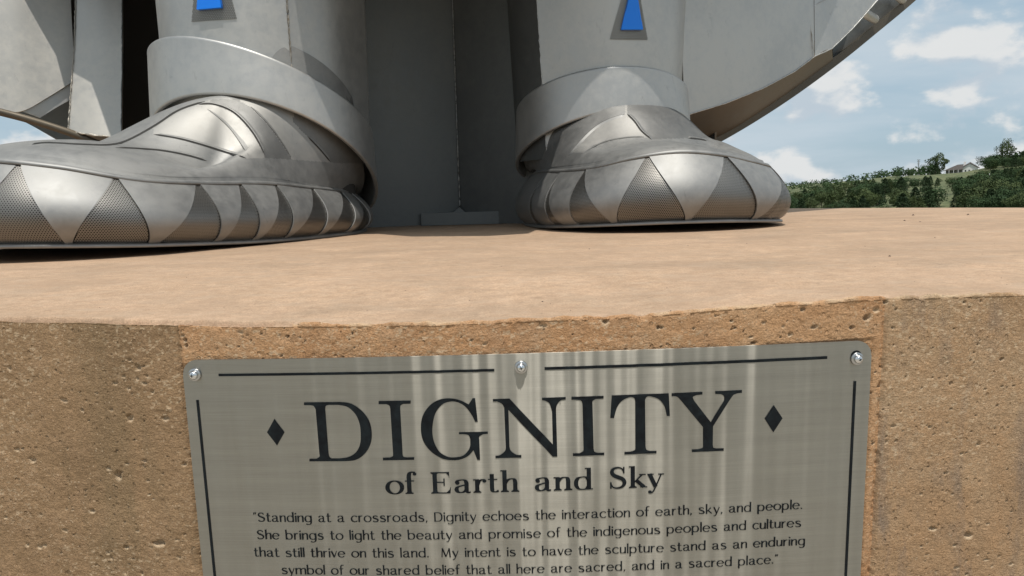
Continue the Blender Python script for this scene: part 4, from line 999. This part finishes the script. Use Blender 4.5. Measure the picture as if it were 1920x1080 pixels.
hc = np.array(hc+[[shade_hem[-1][0], shade_hem[-1][1], ZR+HZ]])
Pg = np.array([[p*(1-t)+np.array([p[0]*.93-.05, p[1]+.55, ZR+3.4])*t for t in np.linspace(0, 1, 6)] for p in hc]); gown = grid_obj('gown_shade_hem', Pg, M['steel'], statue)
Pg2 = np.array([[np.array([p[0]*(1-.12*t), p[1]+t*(4.75-p[1]), p[2]+.10*t]) for t in np.linspace(0, 1, 5)] for p in hc]); grid_obj('gown_shade_roof', Pg2, M['steel_shaded'], gown)

# ------------------------------------------------------------------ hillside trees, house, mast
def leafy(name, kind, seed):
    r = np.random.default_rng(seed); V = []; Fc = []; n = {'round': 2000, 'cedar': 1800, 'bush': 1300}[kind]
    for k in range(n):
        d = r.normal(size=3); d /= np.linalg.norm(d); rad = r.uniform(.55, 1.0)**.6
        lump = 1+.22*math.sin(d[0]*5+seed)+.18*math.sin(d[1]*6+seed*2)+.15*math.sin(d[2]*7+seed*3)
        if kind == 'round': p = np.array([d[0]*.50, d[1]*.50, d[2]*.38])*rad*lump+np.array([0, 0, .60])
        elif kind == 'cedar':
            h = r.random()**1.2; w = .36*(1-h)**.75*(.85+.3*math.sin(h*19+seed)*.3)+.03; a = r.uniform(0, 6.28); q = r.uniform(.55, 1)**.5
            p = np.array([math.cos(a)*w*q*lump, math.sin(a)*w*q*lump, .05+.95*h])
        else: p = np.array([d[0]*.62, d[1]*.62, d[2]*.40])*rad*lump+np.array([0, 0, .42])
        s_ = r.uniform(.018, .038); a = r.normal(size=3); a /= np.linalg.norm(a); b = np.cross(a, d); b /= np.linalg.norm(b)+1e-6; b0 = len(V)
        V += [p+a*s_, p+b*s_*.8, p-a*s_, p-b*s_*.8]; Fc.append((b0, b0+1, b0+2, b0+3))
    return V, Fc
def leafmat(name, c0, c1):
    s = NT(name); c = s.coord('Object'); n = s.noise(c, 5, 3, .6); oi = s.new('ShaderNodeObjectInfo')
    col = s.mix(s.rng(n, .35, .65), c0, c1); col = s.mix(s.math('MULTIPLY', oi.outputs['Random'], .45), col, tuple(1.5*x for x in c1))
    return s.set(Base_Color=col, Roughness=.8, Specular_IOR_Level=.2)
M['leafA'] = leafmat('cedar_green', (.020, .038, .019), (.038, .062, .024)); M['leafB'] = leafmat('olive_green', (.042, .064, .024), (.070, .092, .034)); M['leafC'] = leafmat('deep_green', (.024, .048, .021), (.042, .072, .027))
s = NT('bark'); M['bark'] = s.set(Base_Color=(.11, .085, .065), Roughness=.9)
protos = []
for kind, mats in (('cedar', ('leafA', 'leafB')), ('round', ('leafC', 'leafB')), ('bush', ('leafC', 'leafA'))):
    for q in range(2):
        V, Fc = leafy(kind, kind, 5+q*7+len(kind)); me = bpy.data.meshes.new(kind+'_crown'); me.from_pydata([tuple(v) for v in V], [], Fc); me.materials.append(M[mats[q]]); me.update()
        protos.append((kind, q, me))
tv = []; tf = []
for j, (z, r_) in enumerate(((0, .035), (.3, .028), (.62, .014))):
    for k in range(6): tv.append((r_*math.cos(k*1.047)+.01*z, r_*math.sin(k*1.047), z))
for j in range(2):
    for k in range(6): tf.append((j*6+k, j*6+(k+1) % 6, j*6+6+(k+1) % 6, j*6+6+k))
tme = bpy.data.meshes.new('trunk'); tme.from_pydata(tv, [], tf); tme.materials.append(M['bark']); tme.update()
def tree(px, r, h, kind, q, label, group, wide=1.0):
    az = math.atan((px-960)/FPX); x, y = r*math.sin(az), r*math.cos(az)
    nm = {'cedar': 'cedar_tree', 'round': 'broadleaf_tree', 'bush': 'shrub'}[kind]
    me = [m for k_, q_, m in protos if k_ == kind and q_ == q][0]
    t = empty(nm, (x, y, terrain(az, r)-.15)); t.rotation_euler = (0, 0, random.uniform(0, 6.28)); t.scale = (h*wide, h*wide, h)
    tag(t, label, 'shrub' if kind == 'bush' else 'tree', group)
    c = bpy.data.objects.new('crown', me); c.parent = t; COL.objects.link(c)
    k = bpy.data.objects.new('trunk', tme); k.parent = t; COL.objects.link(k)
    return t
colw = {0: 'dark', 1: 'lighter olive'}
def lab(kind, q, px, r):
    zone = 'in the lowest row' if r < 265 else 'low on the slope' if r < 320 else 'midway up the slope' if r < 400 else 'high on the slope' if r < 480 else 'on the crest'
    side = next(t for lim_, t in ((1500, 'touching the steel toe'), (1535, 'right of the steel toe'), (1580, 'under the low skyline'), (1630, 'under the rising skyline'), (1680, 'left of the mast'), (1730, 'under the mast'), (1775, 'left of the house'), (1815, 'under the house'), (1850, 'right of the house'), (1885, 'near the marker frame'), (9999, 'at the right border')) if px < lim_)
    k = {'cedar': 'pointed cedar', 'round': 'round tree', 'bush': 'low shrub'}[kind]
    return '%s green %s %s, %s' % (colw[q], k, zone, side)
# single trees the picture lets one pick out
tree(1751, 268, 7.0, 'round', 0, 'dark rounded tree standing alone in the clearing below the white house', 'trees on the hillside', 1.0)
tree(1757, 545, 13.5, 'round', 1, 'tall broad crowned tree just left of the white house', 'trees on the hillside', .85)
tree(1583, 262, 6.2, 'bush', 1, 'grey green shrub at the left end of the pale clearing', 'trees on the hillside', .8)
tree(1882, 500, 15, 'round', 1, 'tall thin topped tree rising above the crest right of the house', 'trees on the hillside', .55)
cnt = 4; tries = 0
clear = [(1745, 1795, 352, 376), (1845, 1905, 343, 356), (1480, 1530, 352, 362), (1700, 1735, 362, 386), (1785, 1815, 322, 332), (1560, 1600, 378, 388)]
pts = []
while cnt < 292 and tries < 9000:
    tries += 1
    px = random.choice([random.uniform(1466, 1965), random.uniform(1466, 1965), random.uniform(1838, 1960)]); r = 205*(560/205)**random.random(); rr = ridge_r(px)
    if r > rr+15: continue
    az = math.atan((px-960)/FPX); g = proj((r*math.sin(az), r*math.cos(az), terrain(az, r)))
    if any(a < g[0] < b and c < g[1] < d for a, b, c, d in clear) and random.random() < .93: continue
    if g[1] > 410: continue
    if 1766 < g[0] < 1832 and r > 480: continue
    if any(abs(px-a)*r < 2200 and abs(r-b) < 5 for a, b in pts): continue
    kind = random.choices(['cedar', 'round', 'bush'], [.45, .3, .25])[0]; q = random.choices([0, 1], [.65, .35])[0]
    h = {'cedar': random.uniform(4.5, 7.5), 'round': random.uniform(5, 8), 'bush': random.uniform(2.6, 4.0)}[kind]
    yh = 365-.028*(px-960); lim = yh-ridge_px(px)+ (5 if 1755 < px < 1840 else 1); room = (g[1]-lim)*r*math.cos(az)/FPX
    if r < .88*rr or 1755 < px < 1840: h = min(h, max(room, 1.2))
    if h < 2 : continue
    tree(px, r, h, kind, q, lab(kind, q, px, r), 'trees on the hillside', random.uniform(.85, 1.25)); pts.append((px, r)); cnt += 1
print('trees', cnt)
# far wood that reads as one mass
V = []; Fc = []
r2 = np.random.default_rng(3)
for k in range(650):
    p = r2.uniform(1400, 2400) if k < 1900 else r2.uniform(-600, 1400); rr = ridge_r(p); r = rr*r2.uniform(.96, 1.12) if p > 1640 else r2.uniform(560, 1300); az = math.atan((p-960)/FPX)
    h = r2.uniform(4, 8)
    if 1745 < p < 1845: r = rr*1.16; h = 4
    x, y = r*math.sin(az), r*math.cos(az); z = terrain(az, r)
    for q in range(26):
        d = r2.normal(size=3); d /= np.linalg.norm(d); c = np.array([x, y, z+h*.5])+d*np.array([h*.55, h*.55, h*.5])*r2.uniform(.6, 1); a = r2.normal(size=3); a /= np.linalg.norm(a); b = np.cross(a, d); s_ = h*.12; b0 = len(V)
        V += [c+a*s_, c+b*s_, c-a*s_, c-b*s_]; Fc.append((b0, b0+1, b0+2, b0+3))
tag(mesh_obj('woodland', V, Fc, M['leafC'], smooth=False), 'dense far off wood along the crest of the hill', 'woodland', kind='stuff')
# house
s = NT('white_siding'); w_ = s.new('ShaderNodeTexWave'); w_.inputs['Scale'].default_value = 3.0; w_.bands_direction = 'Z'; s.l.new(s.coord('Object'), w_.inputs[0])
M['siding'] = s.set(Base_Color=s.mix(w_.outputs['Fac'], (.74, .74, .72), (.82, .82, .80)), Roughness=.7)
s = NT('shingle_roof'); M['roof'] = s.set(Base_Color=s.mix(s.noise(s.coord('Object'), 3, 4), (.20, .17, .17), (.30, .26, .255)), Roughness=.9)
s = NT('window_glass'); M['glass'] = s.set(Base_Color=(.03, .04, .05), Roughness=.1)
hr = 545; haz = math.atan((1800-960)/FPX); hx, hy = hr*math.sin(haz), hr*math.cos(haz); hz = 1.5+hr*(343-328)/FPX/math.cos(0)*.98
tg = np.array([math.cos(haz), -math.sin(haz), 0]); dp = np.array([math.sin(haz), math.cos(haz), 0])
house = tag(empty('house', (hx, hy, hz)), 'white gabled house with grey roof and open porch on the hill crest', 'house')
K = hr/FPX/math.cos(haz)*1.0/ (1/math.cos(haz)**1)      # metres per picture pixel at the house
def HP(px, up, d=0):
    up = up*1.2; px = 1800+(px-1800)*1.05
    k = hr*math.cos(haz)/FPX; return np.array([hx, hy, hz])+tg*((px-1800)*k)+np.array([0, 0, up*k])+dp*d
def prism(name, pts2, d0, d1, mat, par):
    n = len(pts2); V = [HP(x, z, d0) for x, z in pts2]+[HP(x, z, d1) for x, z in pts2]
    Fc = [tuple(range(n))[::-1], tuple(range(n, 2*n))]+[(i, (i+1) % n, n+(i+1) % n, n+i) for i in range(n)]
    return mesh_obj(name, V, Fc, mat, par, smooth=False)
prism('gable_wall', [(1802, -6), (1825, -6), (1825, 7), (1813, 13.5), (1802, 8)], 0, 12, M['siding'], house)
prism('roof', [(1799.5, 7), (1813, 14.2), (1827.5, 6.2), (1827.5, 7.2), (1813, 16), (1799.5, 8.2)], -.6, 12.6, M['roof'], house)
prism('porch_wall', [(1776, -3), (1802, -3), (1802, 7), (1776, 5)], 4, 11, M['siding'], house)
rf = prism('roof', [(1773, 4.2), (1802, 5.0), (1803, 13), (1794, 12.6)], -1.5, 6, M['roof'], house)
prism('porch_deck', [(1773, -4.5), (1803, -4.5), (1803, -2.6), (1773, -2.6)], -2, 4, M['siding'], house)
for x in (1774, 1781, 1788, 1795): prism('post', [(x, -3), (x+.8, -3), (x+.8, 4.6), (x, 4.6)], -1.6, -1.2, M['siding'], house)
for x in (1805.5, 1811, 1817, 1821): prism('window', [(x, -.5), (x+2, -.5), (x+2, 4.2), (x, 4.2)], -.12, .1, M['glass'], house)
for x in (1779, 1787): prism('window', [(x, -.8), (x+3, -.8), (x+3, 3.2), (x, 3.2)], 3.85, 4.1, M['glass'], house)
prism('chimney', [(1803, 11), (1807, 11), (1807, 17), (1803, 17)], 4, 6, M['siding'], house)
# mast
s = NT('galvanised'); M['galv'] = s.set(Base_Color=(.16, .17, .17), Roughness=.6, Metallic=.3)
mr_ = 600; maz = math.atan((1720-960)/FPX); mx, my = mr_*math.sin(maz), mr_*math.cos(maz); mz = terrain(maz, mr_)
mast = tag(empty('radio_mast', (mx, my, mz)), 'thin grey antenna mast above the trees on the skyline left of the house', 'mast')
k_ = mr_/FPX; zt = 1.5+(344-301)*k_*math.cos(maz)*1.0
tube('pole', [(mx, my, mz), (mx, my, zt)], .28, M['galv'], mast, 6)
for dz, w in ((0, 1.3), (-1.0, 1.2), (-2.2, 1.0), (-3.4, .8)): tube('antenna', [(mx-w*.8, my, zt+dz), (mx+w*.8, my, zt+dz)], .22, M['galv'], mast, 6)
# slim post in the clearing
pr = 330; paz = math.atan((1853-960)/FPX); px_, py_ = pr*math.sin(paz), pr*math.cos(paz); pz = terrain(paz, pr)
post = tag(empty('marker_frame', (px_, py_, pz)), 'small pale A shaped frame standing in the grass right of the house', 'frame')
hh = 3.2
for sx in (-1, 1): tube('leg', [(px_+sx*.9, py_, pz), (px_, py_, pz+hh)], .11, M['siding'], post, 6)
tube('top_pole', [(px_, py_, pz+hh-.2), (px_, py_, pz+hh+1.4)], .09, M['siding'], post, 6)
# grit scattered on the plinth top
V = []; Fc = []
for (x, y, s_) in [(1105, 467, .004), (1668, 481, .006), (1622, 462, .003), (1696, 414, .009), (1712, 404, .014), (1815, 403, .013), (1753, 446, .004), (1725, 416, .006), (1290, 461, .003), (1400, 457, .003), (1017, 566, .003), (940, 500, .002), (620, 470, .002), (350, 520, .002), (1250, 540, .002), (1500, 520, .002), (760, 545, .002)]+[(random.uniform(0, 1900), random.uniform(440, 590), random.uniform(.0008, .0018)) for _ in range(60)]:
    r = ray(x, y); k = (ZR-ZC)/r[2]
    if k < 0 or k > 5.2: continue
    p = np.array([r[0]*k, r[1]*k, ZR]); s_ *= .6; b0 = len(V)
    for q in range(6): V.append(p+np.array([math.cos(q*1.05)*s_*random.uniform(.7, 1.2), math.sin(q*1.05)*s_*random.uniform(.6, 1.1), 0]))
    V.append(p+np.array([0, 0, s_*.9])); Fc += [(b0+q, b0+(q+1) % 6, b0+6) for q in range(6)]
s = NT('grit'); M['grit'] = s.set(Base_Color=(.10, .07, .05), Roughness=.9)
tag(mesh_obj('grit', V, Fc, M['grit'], smooth=False), 'loose dark grit scattered over the plinth top', 'grit', kind='stuff')
